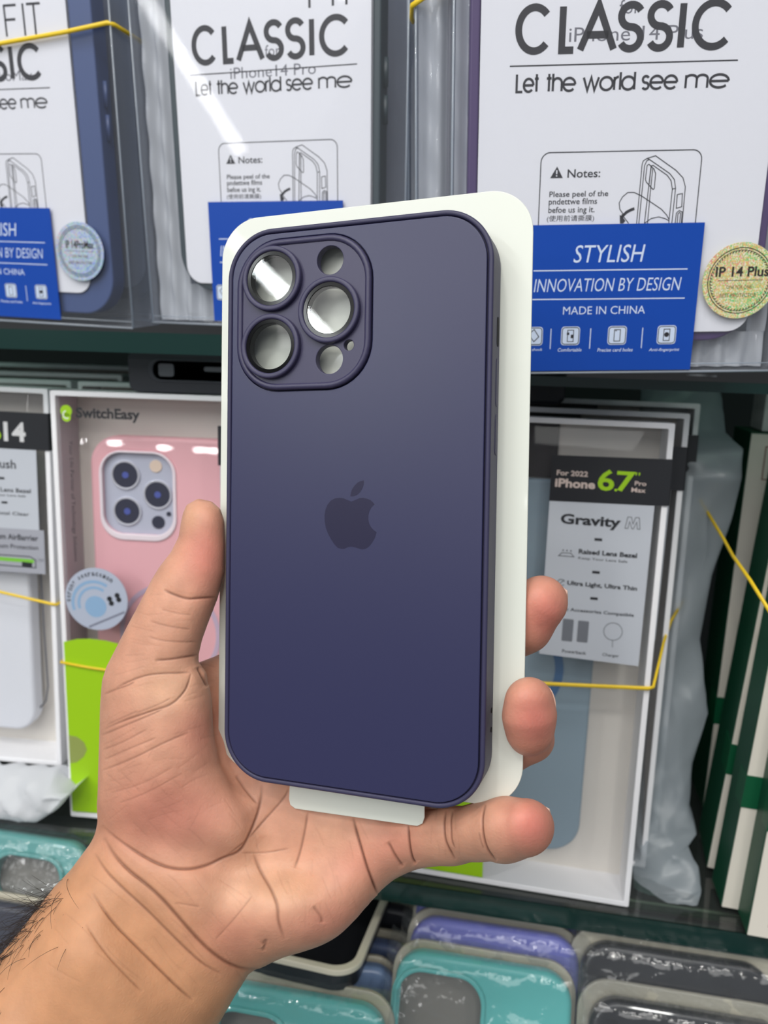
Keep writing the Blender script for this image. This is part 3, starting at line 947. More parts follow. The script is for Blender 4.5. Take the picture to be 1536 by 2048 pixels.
def pack_print(model, mx0, mx1, mz, forz, kind):
    """the printing on the white card of a pack; millimetres from the label's top centre"""
    y = 1.28
    mb = MB()
    for ch, a, b in (('C', -37.3, -24.2), ('L', -22.5, -16.2), ('A', -16.2, -2.6), ('S', -2.9, 6.2), ('S', 6.9, 16.0), ('I', 17.6, 19.9), ('C', 22, 36.6)):
        pen(mb, ch, a, b, 55.0, 15.4, 2.3, y, 0)
    mb.stroke([(-38.8, 51.7), (38.6, 51.9)], .42, y)
    for w, a, b in (('Let', -36.6, -28.3), ('the', -26.3, -15.7), ('world', -13.6, 4.6), ('see', 6.6, 19.1), ('me', 21.3, 36.6)):
        pen(mb, w, a, b, 43.3, 6.2, .78, y, 0, .1)
    mb.stroke([(18.0, 73.3), (18.0, 86)], 1.0, y); mb.stroke([(18, 85.6), (24.6, 85.6)], 1.0, y); mb.stroke([(18, 80), (23.6, 80)], 1.0, y)
    mb.stroke([(28.2, 73.3), (28.2, 86)], 1.0, y)
    mb.stroke([(34.0, 73.3), (34.0, 86)], 1.0, y); mb.stroke([(30.2, 85.6), (37.6, 85.6)], 1.0, y)
    # notes panel
    mb.stroke(rrect(1.5, 0, 56.4, 48.4, 3.2, 6), .34, y, 0, True)
    for p in PHONE_ART: mb.stroke(p, .3, y)
    mb.add([(2.7, y, 0.2), (2.4, y, 3.1), (3.3, y, 2.7), (4.6, y, 1.0), (3.9, y, .2)], [(0, 1, 2, 3, 4)])
    mb.stroke([(3.0, 2.2), (4.8, 4.0), (6.2, 4.7), (7.5, 5.15)], 1.0, y)
    mb.add([(-23.2, y, 15.8), (-18.7, y, 15.8), (-20.9, y, 19.6)], [(0, 1, 2)])
    mb.stroke([(-20.95, 18.4), (-20.95, 17.1)], .45, y - .03, 1); mb.stroke([(-20.95, 16.75), (-20.95, 16.3)], .45, y - .03, 1)
    mb.text('Notes:', -17.1, 15.8, -5.5, 18.6, y, 0, .012)
    mb.text('Please peel of the', -23.2, 8.9, -2.2, 11.4, y, 0, .01)
    mb.text('pndettwe films', -23.3, 6.3, -6.0, 9.0, y, 0, .01)
    mb.text('befoe us ing it.', -23.3, 3.5, -6.7, 6.2, y, 0, .01)
    mb.text('(使用前请撕膜)', -23.7, .9, -6.7, 3.3, y, 0, 0)
    if mx1:
        mb.text('for', -2.6, forz, 4.4, forz + 4.2, y + .05, 2)
        mb.text(model, mx0, mz, mx1, mz + 4.4, y + .05, 2)
    return mb


LBL = MB()
LBL.text('STYLISH', -13.6, -13.2, 12.1, -7.1, -.34, 0, 0, .18)
LBL.stroke([(-28, -15.8), (28, -15.9)], .42, -.34)
LBL.text('INNOVATION BY DESIGN', -27.6, -23.4, 26.2, -18.7, -.34, 0, -.004, .18)
LBL.stroke([(-28, -26.0), (28, -26.2)], .42, -.34)
LBL.text('MADE IN CHINA', -16.4, -31.6, 13.9, -28.7, -.34, 0, 0)
for x0, x1 in ((-28.6, -23.4), (-16.7, -9.6), (.6, 7.9), (18.9, 26.3)):
    xc = (x0 + x1) / 2
    if x0 < -20: xc = -27
    LBL.fill([rrect(xc, -39.4, 7, 6.9, 1.2, 4)], -.38, -.33)
    LBL.stroke(rrect(xc, -39.4, 6.2, 6.1, 1.0, 4), .28, -.42, 1, True)
    if x0 < -20:
        LBL.stroke([(xc - 1.8, -38.6), (xc + .2, -36.9), (xc + 2, -39.6), (xc + .2, -41.4), (xc - 1.8, -38.6)], .3, -.42, 1)
    else:
        LBL.stroke([(xc - 1.1, -41.5), (xc + 1.1, -41.5), (xc + 1.1, -37.3), (xc - 1.1, -37.3)], .28, -.42, 1, True)
        if 18 < x0: LBL.fill([circ(xc, -39.3, .9, 14)], -.44, -.42, 0, 1)
        elif x0 < -5: LBL.stroke([(xc + .1, -39.6), (xc + 1.2, -39.6)], 1.3, -.43, 1); LBL.stroke([(xc - 1.4, -38.6), (xc - .5, -38.6)], .9, -.43, 1)
        else: LBL.stroke([(xc - .8, -37.7), (xc - .2, -37.7)], .3, -.43, 1)
for x in (-20.5, -5.7, 13.6): LBL.stroke([(x, -36.7), (x, -44.2)], .34, -.34)
LBL.text('Comfortable', -17.6, -45.2, -8.7, -43.9, -.34, 0, .01, .2)
LBL.text('Precise card holes', -2.8, -45.4, 10.5, -44.1, -.34, 0, .01, .2)
LBL.text('Anti-fingerprint', 16.5, -45.7, 27.9, -44.3, -.34, 0, .01, .2)
LBL.text('shock', -27.4, -44.8, -23.4, -43.8, -.34, 0, .01, .2)


def ripple(mb, xa, xb, za, zb, y0):
    """a wavy sheet of the inner blister"""
    nx, nz = max(6, int(abs(xb - xa))), 60
    vs = [(xa + (xb - xa) * j / nx, y0 + 1.3 * math.sin((xa + (xb - xa) * j / nx) * .8) + .5 * math.sin((za + (zb - za) * i / nz) * .3 + j * .4), za + (zb - za) * i / nz) for i in range(nz + 1) for j in range(nx + 1)]
    mb.add(vs, [(i * (nx + 1) + j, i * (nx + 1) + j + 1, (i + 1) * (nx + 1) + j + 1, (i + 1) * (nx + 1) + j) for i in range(nz) for j in range(nx)], 0, True)


def clear_box(m, x0, x1, z0, z1, d, label, group=None):
    t = thing('clear_pack', m, label, 'pack', group)
    MB().box(x0, x1, .35, d, z0, z1, 0, 'blrdt').build('front_window', pvc_m, t)
    MB().box(x0, x1, .35, d, z0, z1, 0, 'fb').build('side_wall', side_m, t)
    MB().box(x0, x1, .35, d, z0, z1, 0, 'flrdt').build('rear_wall', side_m, t)
    sm = MB()
    for x in (x0, x1):
        sm.tube([(x, .35, z0), (x, .35, z1)], .45, 6)
    sm.tube([(x0, .35, z0), (x1, .35, z0)], .5, 6); sm.tube([(x0, .35, z0 + 3), (x1, .35, z0 + 3)], .25, 6)
    sm.build('edge_seam_highlight', seam_m, t)  # whitish edge strips, their pale colour standing in for the edge highlight
    return t


def framed_case(m, x0, x1, z0, z1, r, wall, color, label, depth=10, y=2.2, sidecol=None, group=None):
    cx, cz, w, h = (x0 + x1) / 2, (z0 + z1) / 2, x1 - x0, z1 - z0
    t = thing('phone_case', m, label, 'phone case', group)
    fm = mat('case_frame_' + str(len(bpy.data.materials)), color, .4)
    MB().fill([rrect(cx, cz, w, h, r, 14), rrect(cx, cz, w - 2 * wall, h - 2 * wall, r - wall * .8, 14)], y, y + depth, .8, res=2).build('frame', fm, t)
    MB().fill([rrect(cx, cz, w - 2 * wall + .4, h - 2 * wall + .4, r - wall * .8, 14)], y + 1.6, y + 2.2).build('frosted_back', mat('frosted_white', (226, 228, 236), .5), t)
    bt = MB()
    for z in (30, 44): bt.tube([(x1 + .1, y + 5, z), (x1 + .1, y + 5, z + 11)], 1.6, 10, 0, .5)
    bt.build('side_button', fm, t)
    return t


def retail_pack(m, dims, cdims, cr, cwall, ccol, model, mx, mz, forz, sticker, text, tx, label, clabel, kind, inset):
    x0, x1, z0, z1, d = dims
    t = clear_box(m, x0, x1, z0, z1, d, label)
    a0, a1, b0, b1 = inset
    sheet = MB().fill([rrect((a0 + a1) / 2, (b0 + b1) / 2, a1 - a0, b1 - b0, 8)], 1.35, 1.75).build('printed_card', paper_m, t)
    pack_print(model, mx[0], mx[1], mz, forz, kind).build('lettering', [ink_m, paper_m, ghost_m], sheet)
    lb = MB().box(-32.6, 32.6, -.3, .25, -52.4, 0).build('blue_label', blue_m, t)
    LBL.build('label_lettering', [pale_m, ink_m], lb)
    if sticker:
        cx, cz, r, hm = sticker
        st = MB().fill([circ(cx, cz, r, 56)], -.55, -.3).build('round_sticker', hm, t)
        s = MB()
        s.stroke(circ(cx, cz, r * .86, 56), .3, -.6, 0, True); s.stroke(circ(cx, cz, r * .80, 56), .18, -.6, 0, True)
        for i in range(60):
            a = 2 * math.pi * i / 60
            s.stroke([(cx + r * .8 * math.cos(a), cz + r * .8 * math.sin(a)), (cx + r * .75 * math.cos(a + .05), cz + r * .75 * math.sin(a + .05))], .3, -.6)
        s.text(text, cx + tx[0], cz + 1.4, cx + tx[1], cz + 5.0, -.6, 0, .025)
        s.stroke([(cx - r * .58, cz + .1), (cx + r * .62, cz + .2)], .16, -.6)
        s.text('ONE FOR ONE', cx - 4.6, cz - 2.8, cx + 4.6, cz - 1.6, -.6, 1); s.text('BEST PROTECTOR', cx - 6.6, cz - 5.8, cx + 6.6, cz - 4.5, -.6, 1)
        s.build('sticker_lettering', [mat('sticker_ink', (48, 44, 40), .5), mat('sticker_small_ink', (120, 80, 62), .5)], st)
    if kind != 'L':
        c0, c1, e0 = cdims[0], cdims[1], cdims[2]
        tr = MB()
        n = 40
        for (xa, xb, za, zb) in ((x0 + 1, c0 + 2, z0 + 1, z1), (c0 + 2, x1 - 1, z0 + 1, e0 + 3)) + (((c1 - 1, x1 - 1, e0 + 3, z1),) if kind == 'R' else ()):
            ripple(tr, xa, xb, za, zb, 7.5)
        tr.build('inner_blister', tray_m, t)
    framed_case(m, *cdims, cr, cwall, ccol, clabel, 10, 2.4)
    return t


retail_pack(P_R, (-58.3, 62.5, -53.2, 112, 24), (-52.6, 56.4, -42.0, 118), 19, 3.7, (78, 60, 106), 'iPhone 14 Plus', (-19, 26), 58.6, 66.6,
            (47.2, -20.3, 13.4, holo_r), 'IP 14 Plus', (-9.0, 10.2), 'large clear retail pack at right with a gold hologram sticker beside its blue label', 'phone case with purple frame and frosted back in the right clear pack', 'R', (-49, 53, -38.5, 114))
retail_pack(P_M, (-66.5, 60.5, -54.2, 112, 24), (-50.2, 48.4, -39.0, 118), 18, 3.5, (52, 66, 72), 'iPhone14 Pro', (-19.3, 20.4), 49.2, 56.9,
            None, '', None, 'clear retail pack at the middle of the upper shelf, behind the held case', 'phone case with dark green frame in the middle clear pack', 'M', (-46.4, 44.6, -35.4, 114))
retail_pack(P_L, (-72, 73.9, -54.6, 112, 24), (-62, 63.2, -49, 118), 18, 12.2, (66, 84, 130), 'iPhone14 ProMax', (-19, 29.7), 55.2, 62,
            (47.7, -19.5, 13.6, holo_l), 'IP 14ProMax', (-7.6, 8.4), 'clear retail pack at the left with a silver hologram sticker', 'phone case with navy blue frame in the left clear pack', 'L', (-51, 51, -39, 114))


def rear_pack(m, dims, cdims, ccol, label, clabel, pale=True):
    x0, x1, z0, z1, d = dims
    t_ = clear_box(m, x0, x1, z0, z1, d, label, 'clear packs stacked behind the front ones')
    if pale:
        tr = MB()
        xa, xb = x0 + 1, cdims[0] + 3
        ripple(tr, xa, xb, z0 + 1, z1 - 1, 3.5)
        tr.build('inner_blister', tray_m, t_)
    framed_case(m, *cdims, 17, 6, ccol, clabel, 11, 3, group='cases in the rear clear packs')


rear_pack(shift(P_R, -13, 26, 1), (-58, 60, -53, 110, 23), (-46, 52, -41, 112), (120, 122, 132), 'clear pack directly behind the purple framed case pack', 'grey framed phone case behind the purple framed one')
rear_pack(shift(P_R, -16, 52, 2), (-58, 60, -53, 110, 23), (-46, 52, -41, 112), (150, 150, 156), 'clear pack third in the right hand stack', 'pale grey framed phone case deepest in the right stack')
rear_pack(shift(P_M, 4, 26, 1), (-66, 62, -54, 110, 23), (-48, 58, -40, 112), (58, 64, 80), 'clear pack directly behind the dark green framed case pack', 'slate framed phone case behind the dark green framed one')
rear_pack(shift(P_M, 1, 52, 1.5), (-66, 62, -54, 110, 23), (-48, 58, -40, 112), (66, 70, 84), 'clear pack third in the middle stack', 'slate framed phone case deepest in the middle stack')
rear_pack(shift(P_L, 8, 26, 1), (-70, 74, -54, 110, 23), (-60, 62, -44, 112), (96, 104, 122), 'clear pack directly behind the navy framed case pack', 'grey blue framed phone case behind the navy framed one')

# rubber bands round the packs
band_m = mat('yellow_rubber', (236, 200, 40), 0.45)


def band(m, pts, label, r=.8, group=None, flat=.7):
    o = MB().tube(pts, r, 8, 0, flat).build('rubber_band', band_m, None, m)
    return tag(o, label, 'rubber band', group)


band(P_L, [(-75, -.5, 60), (-40, -.5, 64), (14.8, -.6, 70.2), (50.5, -.7, 73.2), (73.2, -.7, 75.8), (75, 2, 75.6), (75.4, 12, 74.4), (75.4, 24, 73.2), (74, 30, 73)], 'yellow rubber band round the left clear pack above its printed word', 1.0)
band(shift(P_R, -13, 26, 1), [(-59, 24, 78), (-59.6, 12, 76), (-59.4, -.4, 76.5), (-55, -.9, 79), (-40, -.9, 82), (0, -.9, 84)], 'yellow rubber band at the top of the gap left of the purple framed pack', 1.1)

# ------------------------------------------------------------------ boxed cases on the middle shelf


def atY(px, py, Y):
    d = np.array([(px - CX) / F, (py - CY) / F, 1.0]) @ AX
    return d * (Y / d[1])


def atZ(px, py, Z):
    d = np.array([(px - CX) / F, (py - CY) / F, 1.0]) @ AX
    return d * (Z / d[2])


P_G = pose((0.06371, 0.34743, -0.03123), [[0.99964, 0.02691, 0.00189], [-0.02698, 0.99718, 0.06997], [0.0, -0.07, 0.99755]])
P_S = pose((-0.22586, 0.34266, -0.02799), [[0.99597, -0.08964, -0.00279], [0.08968, 0.99549, 0.03102], [-0.0, -0.03114, 0.99952]])
carton_m = mat('white_carton', (240, 240, 243), 0.45)
inner_m = mat('carton_inside', (222, 217, 210), 0.6)
win_m = film('box_window', (250, 250, 250), 0.02, (230, 230, 232), 0.02, 1.4, gmul=.9)
bandb_m = mat('black_label_band', (26, 28, 34), 0.42)
greyc_m = mat('grey_label_card', (188, 193, 202), 0.5)
lime_m = mat('lime_print', (158, 206, 12), 0.45)
lime2_m = mat('olive_print', (146, 158, 84), 0.5)
beige_ink = mat('pale_pink_ink', (206, 188, 180), 0.5)
txt_m = mat('near_black_ink', (30, 32, 38), 0.5)
gtxt_m = mat('mid_grey_ink', (112, 116, 124), 0.5)


def carton(m, x0, x1, z0, z1, d, label, group=None, window=True):
    t = thing('display_box', m, label, 'box', group)
    w, h, cx, cz = x1 - x0, z1 - z0, (x0 + x1) / 2, (z0 + z1) / 2
    MB().fill([rrect(cx, cz, w, h, .8, 2), rrect(cx, cz, w - 5, h - 5, .5, 2)], 0, d, .25, res=1).build('carton', carton_m, t)
    MB().box(x0 + 1, x1 - 1, d - 2.5, d - 1.5, z0 + 1, z1 - 1).build('backing', inner_m, t)
    if window:
        g = MB()
        n = 36
        vs = []
        for i in range(n + 1):
            for j in range(n + 1):
                u, v = i / n, j / n
                e = min(u, 1 - u, .5 * (1 - v) + .0, v) * 2
                zz = (1 - v) * (h - 4.8)
                top = 6.2 * max(0, 1 - zz / 58) ** 1.6
                vs.append((x0 + 2.4 + (w - 4.8) * u, .25 + top * min(1, 8 * min(u, 1 - u) + .35), z0 + 2.4 + (h - 4.8) * v))
        fs = [(i * (n + 1) + j, (i + 1) * (n + 1) + j, (i + 1) * (n + 1) + j + 1, i * (n + 1) + j + 1) for i in range(n) for j in range(n)]
        g.add(vs, fs, 0, True)
        g.build('window', win_m, t)
    return t


def green_print(t, x0, z0, y=-.05):
    mb = MB()
    curve = [(x0 + 1, z0 + 98.5), (x0 + 8, z0 + 100.4), (x0 + 15, z0 + 101), (x0 + 23, z0 + 100.6), (x0 + 30, z0 + 99.3), (x0 + 38, z0 + 95), (x0 + 46, z0 + 87), (x0 + 53, z0 + 74), (x0 + 58.5, z0 + 57), (x0 + 62, z0 + 38), (x0 + 64, z0 + 18), (x0 + 64.5, z0 + 3.2)]
    notch = [(x0 + 1.2, z0 + 31), (x0 + 5, z0 + 32), (x0 + 9, z0 + 35.5), (x0 + 10.8, z0 + 39.5), (x0 + 9.5, z0 + 43.5), (x0 + 6, z0 + 46.3), (x0 + 1.2, z0 + 47)]
    mb.fill([curve + [(x0 + 1.2, z0 + 3.2)]], y - .1, y)
    mb.fill([notch], y - .2, y - .1, 0, 1)
    return mb.build('lime_panel', [lime_m, lime2_m], t)


# box with the black and grey hang label, right of the held case
gbox = carton(P_G, -133, 0, -226, 0, 24, 'front white window box of the right row, large lime 6.7 on its label', 'boxes in the right hand row')
MB().box(-130, -47.5, 20.6, 21.2, -28.4, -2.6).build('opening_shade', mat('opening_shade', (42, 38, 42), .4), gbox)  # dark sheet painting the shade of an open gap in the backing
green_print(gbox, -133, -226)
lab = MB().fill([[(-50.2, -16.2), (.4, -15.3), (.4, -35.4), (-50.2, -36.6)]], -.9, -.5)
lab.box(.1, .45, -.9, 9, -35.4, -15.3)
lab = lab.build('label_band', bandb_m, gbox)
lt = MB()
lt.text('For 2022', -47.8, -25.0, -34.4, -22.6, -.95, 0, .028)
lt.text('iPhone', -48.2, -30.2, -31.0, -26.3, -.95, 0, .034)
lt.text('6', -30, -30.6, -23.0, -21.2, -.95, 1, .02); lt.text('.', -22.8, -30.5, -21.5, -29.4, -.95, 1, .02); lt.text('7', -22.2, -30.4, -14.4, -21.6, -.95, 1, .02)
lt.text('"', -14.6, -23.1, -12.6, -21.8, -.95, 1)
lt.text('Pro', -14.5, -27.4, -9.7, -25.5, -.95, 0, .02); lt.text('Max', -15.7, -30.4, -9.7, -28.4, -.95, 0, .02)
lt.build('band_lettering', [beige_ink, lime_m], lab)
gc = MB().fill([[(-50, -36.6), (-5.5, -35.8), (-5.9, -108.3), (-49.6, -107.2)]], -.8, -.45).build('label_card', greyc_m, gbox)
t_ = MB()
t_.text('Gravity', -44.6, -47.8, -18.8, -41.8, -.85, 0, .034)
mm_ = MB()
t_.stroke([(-16.9, -46.5), (-16.1, -41.4), (-14.6, -41.4), (-13.7, -44.4), (-12.8, -41.4), (-11.3, -41.4), (-10.6, -46.5), (-11.7, -46.5), (-12.2, -43.4), (-13.4, -46.5), (-14.0, -46.5), (-15.2, -43.4), (-15.7, -46.5)], .25, -.85, 0, True)
for x, z in ((-29.4, -52.4), (-29.2, -67.2), (-29.1, -79.2)): t_.stroke([(x, z), (x + 3.3, z)], 1.2, -.85)
t_.text('Raised Lens Bezel', -35.7, -59.4, -10.8, -57.2, -.85, 0, .034); t_.text('Keep Your Lens Safe', -35.6, -62.2, -14.6, -60.7, -.85, 0, .004)
t_.stroke([(-44.3, -61), (-37.6, -61), (-39, -59.5), (-42.9, -59.5)], .3, -.85, 0, True)
for k in range(3): t_.stroke([(-42.8 + k * 1.7, -58.4), (-42.2 + k * 1.7, -58.4)], .6, -.85)
t_.stroke(arc(-42.3, -73.2, 1.5, 20, 330, 14), .3, -.85); t_.stroke([(-43.6, -74.6), (-41, -71.8)], .3, -.85)
t_.text('Ultra Light, Ultra Thin', -39.6, -74.6, -9.5, -72.0, -.85, 0, .034)
t_.text('Magnetic Accessories Compatible', -48, -86.4, -9.8, -84.4, -.85, 0, .02)
t_.fill([rrect(-37.8, -94.9, 4.8, 10.4, .5, 3), ], -.84, -.8, 0, 1); t_.fill([rrect(-31.1, -94.9, 4.8, 10.0, .5, 3)], -.84, -.8, 0, 1)
t_.stroke(circ(-18.1, -93.5, 4, 30), .35, -.85, 1, True); t_.stroke([(-18, -97.5), (-17.7, -100.8)], .3, -.85, 1)
t_.text('Powerbank', -39.5, -105.6, -28.8, -104, -.85, 0, .01); t_.text('Charger', -21.8, -105.6, -14.6, -103.8, -.85, 0, .01)
t_.build('card_lettering', [txt_m, gtxt_m], gc)
for k, (dx, dy, dz, lb) in enumerate(((10.4, 28, 4.2, 'second white window box of the right row, black band showing past the front box'), (19.5, 56, 9.0, 'rearmost white window box of the right row, only its top and right edge in view'))):
    c = copy_tree(gbox)
    c.matrix_world = shift(P_G, dx, dy, dz)
    c['label'] = lb


def boxed_case(m, x0, x1, z0, z1, r, color, label, y=14, d=6, hole=None, rim=None):
    t = thing('phone_case', m, label, 'phone case')
    cx, cz, w, h = (x0 + x1) / 2, (z0 + z1) / 2, x1 - x0, z1 - z0
    lo = [rrect(cx, cz, w, h, r, 14)]
    if hole: lo.append(hole)
    MB().fill(lo, y, y + d, 2.0, res=4, smooth=False).build('shell', mat('boxed_case_' + str(len(bpy.data.materials)), color, .5), t)
    return t


sb = boxed_case(P_G, -104, -24, -212, -28.6, 15, (138, 158, 172), 'slate blue phone case inside the front box with the lime 6.7 label')
rg = MB().fill([circ(-64, -120, 26.5, 50), circ(-64, -120, 22.6, 50)], 13.7, 14.0)
rg.build('magnet_ring', mat('blue_ring', (70, 112, 158), .5), sb)['label'] = 'darker blue printed ring'

# box with the pink case, left of the held case
sbox = carton(P_S, 0, 133, -226, 0, 24, 'white window box with a pink case and lime corner panel, behind the thumb', 'boxes in the left hand row')
green_print(sbox, 0, -226)
MB().box(83, 133, -.6, -.3, -33, -14).build('label_band', bandb_m, sbox)
MB().box(84, 128, -.5, -.2, -104, -33).build('label_card', greyc_m, sbox)
MB().box(2.6, 3.2, 2.5, 21, -223, -3).build('grey_liner', mat('mauve_liner', (182, 172, 178), .55), sbox)
st = MB()
st.text('SwitchEasy', 12.9, -14.2, 44.7, -7.6, -.2, 0, .034)
st.text('Your Life Partner of Technology Solutions', 8.1, -24, 8.1 + 60.5, -21.6, -.2, 0, 0, 0, -math.pi / 2)
st.fill([circ(8.0, -9.6, 2.9, 24)], -.25, -.2, 0, 1); st.fill([circ(8.0, -12.6, 2.2, 24)], -.25, -.2, 0, 1)
st.stroke(arc(8.2, -11.4, 1.8, 100, 300, 10), .5, -.3, 2)
st.build('window_lettering', [txt_m, lime_m, carton_m], sbox)
sk = MB().fill([circ(19.5, -103.6, 16.3, 48)], -.5, -.25).build('round_sticker', mat('grey_blue_sticker', (176, 184, 202), .5), sbox)
k_ = MB()
for r_, w_ in ((11.5, 1.6), (8.4, 1.5)): k_.stroke(arc(18.6, -106, r_, 55, 200, 24), w_, -.55, 0)
k_.fill([circ(19, -107.5, 5.6, 28)], -.56, -.5, 0, 0)
k_.stroke([(15, -118.5), (34, -109.5)], 1.0, -.55, 2)
for x, z in ((26.4, -103.0), (30.4, -101.0), (27.3, -105.3), (31.2, -103.2)): k_.fill([circ(x, z, 1.35, 14)], -.58, -.5, 0, 1)
ring_t = 'Strong Attraction'
for i, ch in enumerate(ring_t):
    a = math.radians(185 - i * (130 / (len(ring_t) - 1)))
    if ch != ' ':
        r_ = 12.9
        k_.text(ch, 19.5 + r_ * math.cos(a) - .6, -103.6 + r_ * math.sin(a) - .8, 19.5 + r_ * math.cos(a) + .9, -103.6 + r_ * math.sin(a) + 1.1, -.55, 1, .02, 0, a - math.pi / 2)
k_.build('sticker_print', [mat('sky_blue_print', (138, 172, 206), .5), txt_m, mat('steel_print', (120, 124, 142), .5)], sk)
pink_m = mat('pink_silicone', (236, 178, 186), 0.45)
pc_ = thing('phone_case', P_S, 'pale pink phone case in the box behind the thumb', 'phone case')
hole = rrect(37.4, -51.2, 37, 42, 10, 12)
MB().fill([rrect(52.5, -108, 80, 172, 15, 14), hole], 12.5, 21, 2.2, res=4).build('shell', pink_m, pc_)
cpn = MB().fill([rrect(37.4, -51.2, 37.5, 42.5, 10, 12)], 14.5, 16.5, .3).build('camera_print', mat('silver_camera', (184, 188, 206), .35), pc_)
MB().fill([rrect(37.4, -52.2, 40, 46, 12, 12), rrect(37.4, -51.2, 36.6, 41.6, 10, 12)], 11.6, 13.2, .5, res=3).build('camera_rim', mat('pale_rim', (238, 226, 234), .4), pc_)
len_m = mat('dark_lens', (44, 46, 66), .15); lr = mat('lens_ring_silver', (206, 208, 220), .25, .3)
for x, z in ((30.4, -41.9), (47.0, -51.3), (30.8, -60.6)):
    q = MB().fill([circ(x, z, 7.6, 40), circ(x, z, 6.5, 40)], 13.6, 15, .3).build('lens_ring', lr, cpn)
    MB().fill([circ(x, z, 6.6, 40)], 14.0, 14.8, .3).build('lens', len_m, cpn)
    MB().fill([circ(x, z, 1.7, 16)], 13.85, 13.95).build('lens_glint', mat('lens_blue', (74, 88, 168), .3), cpn)
MB().fill([circ(46.3, -36.8, 3.2, 24)], 14.0, 14.8, .2).build('flash', mat('flash_cream', (226, 204, 186), .4), cpn)
MB().fill([circ(46.9, -65.6, 3.4, 24)], 14.0, 14.8, .2).build('lens', len_m, cpn)
MB().fill([circ(52.5, -61, 1.2, 16)], 14.0, 14.8, .1).build('microphone', len_m, cpn)
MB().fill([circ(52.5, -124, 27, 48), circ(52.5, -124, 24.6, 48)], 12.2, 12.6).build('magnet_ring', mat('mauve_ring', (196, 176, 200), .5), pc_)

# box at the left border
P_B = shift(P_S, -8, 13, 0, 0, 0, .8)
lbox = carton(P_B, -133, 0, -205, 0, 24, 'white window box cut off by the left border, black band reading 14', 'boxes in the left hand row')
ll = MB().box(-60, .2, -.7, -.3, -31.0, -12.2).box(-.1, .3, -.7, 8, -31, -12.2).build('label_band', bandb_m, lbox)
l2 = MB(); l2.text('14', -23.6, -27.2, -12, -17.3, -.75, 0, .03); l2.text('6', -34, -27.5, -25, -17.3, -.75, 1, .02)
l2.build('band_lettering', [mat('silver_ink', (214, 214, 216), .45), lime_m], ll)
lc = MB().box(-60, -7, -.6, -.25, -96, -31).build('label_card', greyc_m, lbox)
MB().box(-60, -4.4, -.68, -.6, -96, -72.5).build('label_lower_panel', mat('darker_grey_card', (160, 162, 172), .5), lc)
l3 = MB()
l3.text('Crush', -34, -41.2, -18, -36.6, -.72, 0, .01); l3.stroke([(-27.6, -46.4), (-24.4, -46.4)], 1.1, -.72)
l3.text('Raised Lens Bezel', -38, -53.4, -10.6, -51.2, -.72, 0, .012); l3.text('Keep Your Lens Safe', -36, -56, -13.4, -54.5, -.72)
l3.stroke([(-26.6, -59), (-23.4, -59)], 1.1, -.72); l3.text('Crystal Clear', -34, -66, -12, -63.6, -.72, 0, .005)
l3.text('2mm AirBarrier', -33, -78.5, -7.6, -75.4, -.72, 0, .02); l3.text('Maximum Protection', -38, -83.2, -7.8, -80.8, -.72, 0, .01)
l3.stroke([(-42, -87), (-12.5, -87), (-9.5, -88.6), (-9.5, -92.8), (-42, -92.4)], .5, -.72); l3.stroke([(-42, -89), (-10.4, -89.4)], 2.0, -.74, 1); l3.stroke([(-17, -91.2), (-11.5, -91.4)], 2.4, -.75, 0)
l3.text('2 mm air', -8.4, -89.4, -5, -87, -.72, 2); 
l3.build('card_lettering', [txt_m, mat('leaf_green_print', (120, 190, 60), .5), gtxt_m], lc)
wc_ = boxed_case(P_B, -92, -18.5, -190, -40, 12, (226, 229, 238), 'translucent white phone case in the box at the left border', 8, 10)
MB().tube([(-15.2, 14, -92), (-14.6, 14, -130), (-13.6, 14, -165), (-15, 14, -174), (-19, 14, -179)], .45, 6).build('dark_piping', mat('grey_piping', (96, 98, 108), .5), wc_)

plain = [(-13.5, 48, 3.2, 'white box edge directly behind the box with the 14 band'), (124.4, 46, 3.2, 'white box edge directly behind the pink case box'),
         (1.5, 80, 6.5, 'grey topped box third back in the left hand row'), (16.5, 112, 11.0, 'deepest white box under the upper glass shelf at the left')]
for x1, y, z, lb in plain:
    carton(shift(P_S, x1, y, z), -133, 0, -226 - z + y * .031, 0, 26, lb, 'boxes in the left hand row', False)

# black cases lying on the box tops
def flat_case(m, w, d, h, label):
    t = thing('phone_case', m, label, 'phone case')
    MB().fill([rrect(w / 2, h / 2, w, h, 4, 6), rrect(w * .47, h * .55, w * .66, h * .5, h * .22, 8)], 0, 3, .6, res=2).build('end_wall', mat('black_rugged', (36, 39, 47), .5), t)
    MB().box(.5, w - .5, 2.6, d, .3, 1.6).box(.5, w - .5, 2.6, d, h - 1.6, h - .3).box(.5, 2, 2.6, d, 1.6, h - 1.6).box(w - 2, w - .5, 2.6, d, 1.6, h - 1.6).build('shell', mat('black_shell', (26, 28, 35), .5), t)
    s = MB()
    s.fill([rrect(w * .47, h * .55, w * .7, h * .56, h * .25, 8), rrect(w * .47, h * .55, w * .64, h * .46, h * .2, 8)], -.5, 1, .3, res=2)
    s.build('port_rim', mat('black_rim', (44, 47, 56), .45), t)
    MB().fill([rrect(w * .22, h * .55, 7.5, 6, 1.2, 4)], 1.5, 3).fill([rrect(w * .55, h * .6, 17, 2.2, 1, 4)], 1.5, 3).build('port_lip', mat('grey_lip', (92, 94, 102), .4), t)
    return t


flat_case(shift(P_S, 39, 2, .5, 0, 4.2), 82, 150, 19.5, 'black rugged phone case lying on the pink case box, port opening towards us')
bc = thing('phone_case', shift(P_G, -128, 24, 5.2, 0, 3), 'black phone case lying on the boxes right of the held case, rounded end towards us', 'phone case')
MB().fill([rrect(41, 9.5, 82, 19, 5, 8)], 0, 130, 2.5, res=4).build('shell', mat('matt_black', (20, 22, 29), .5), bc)

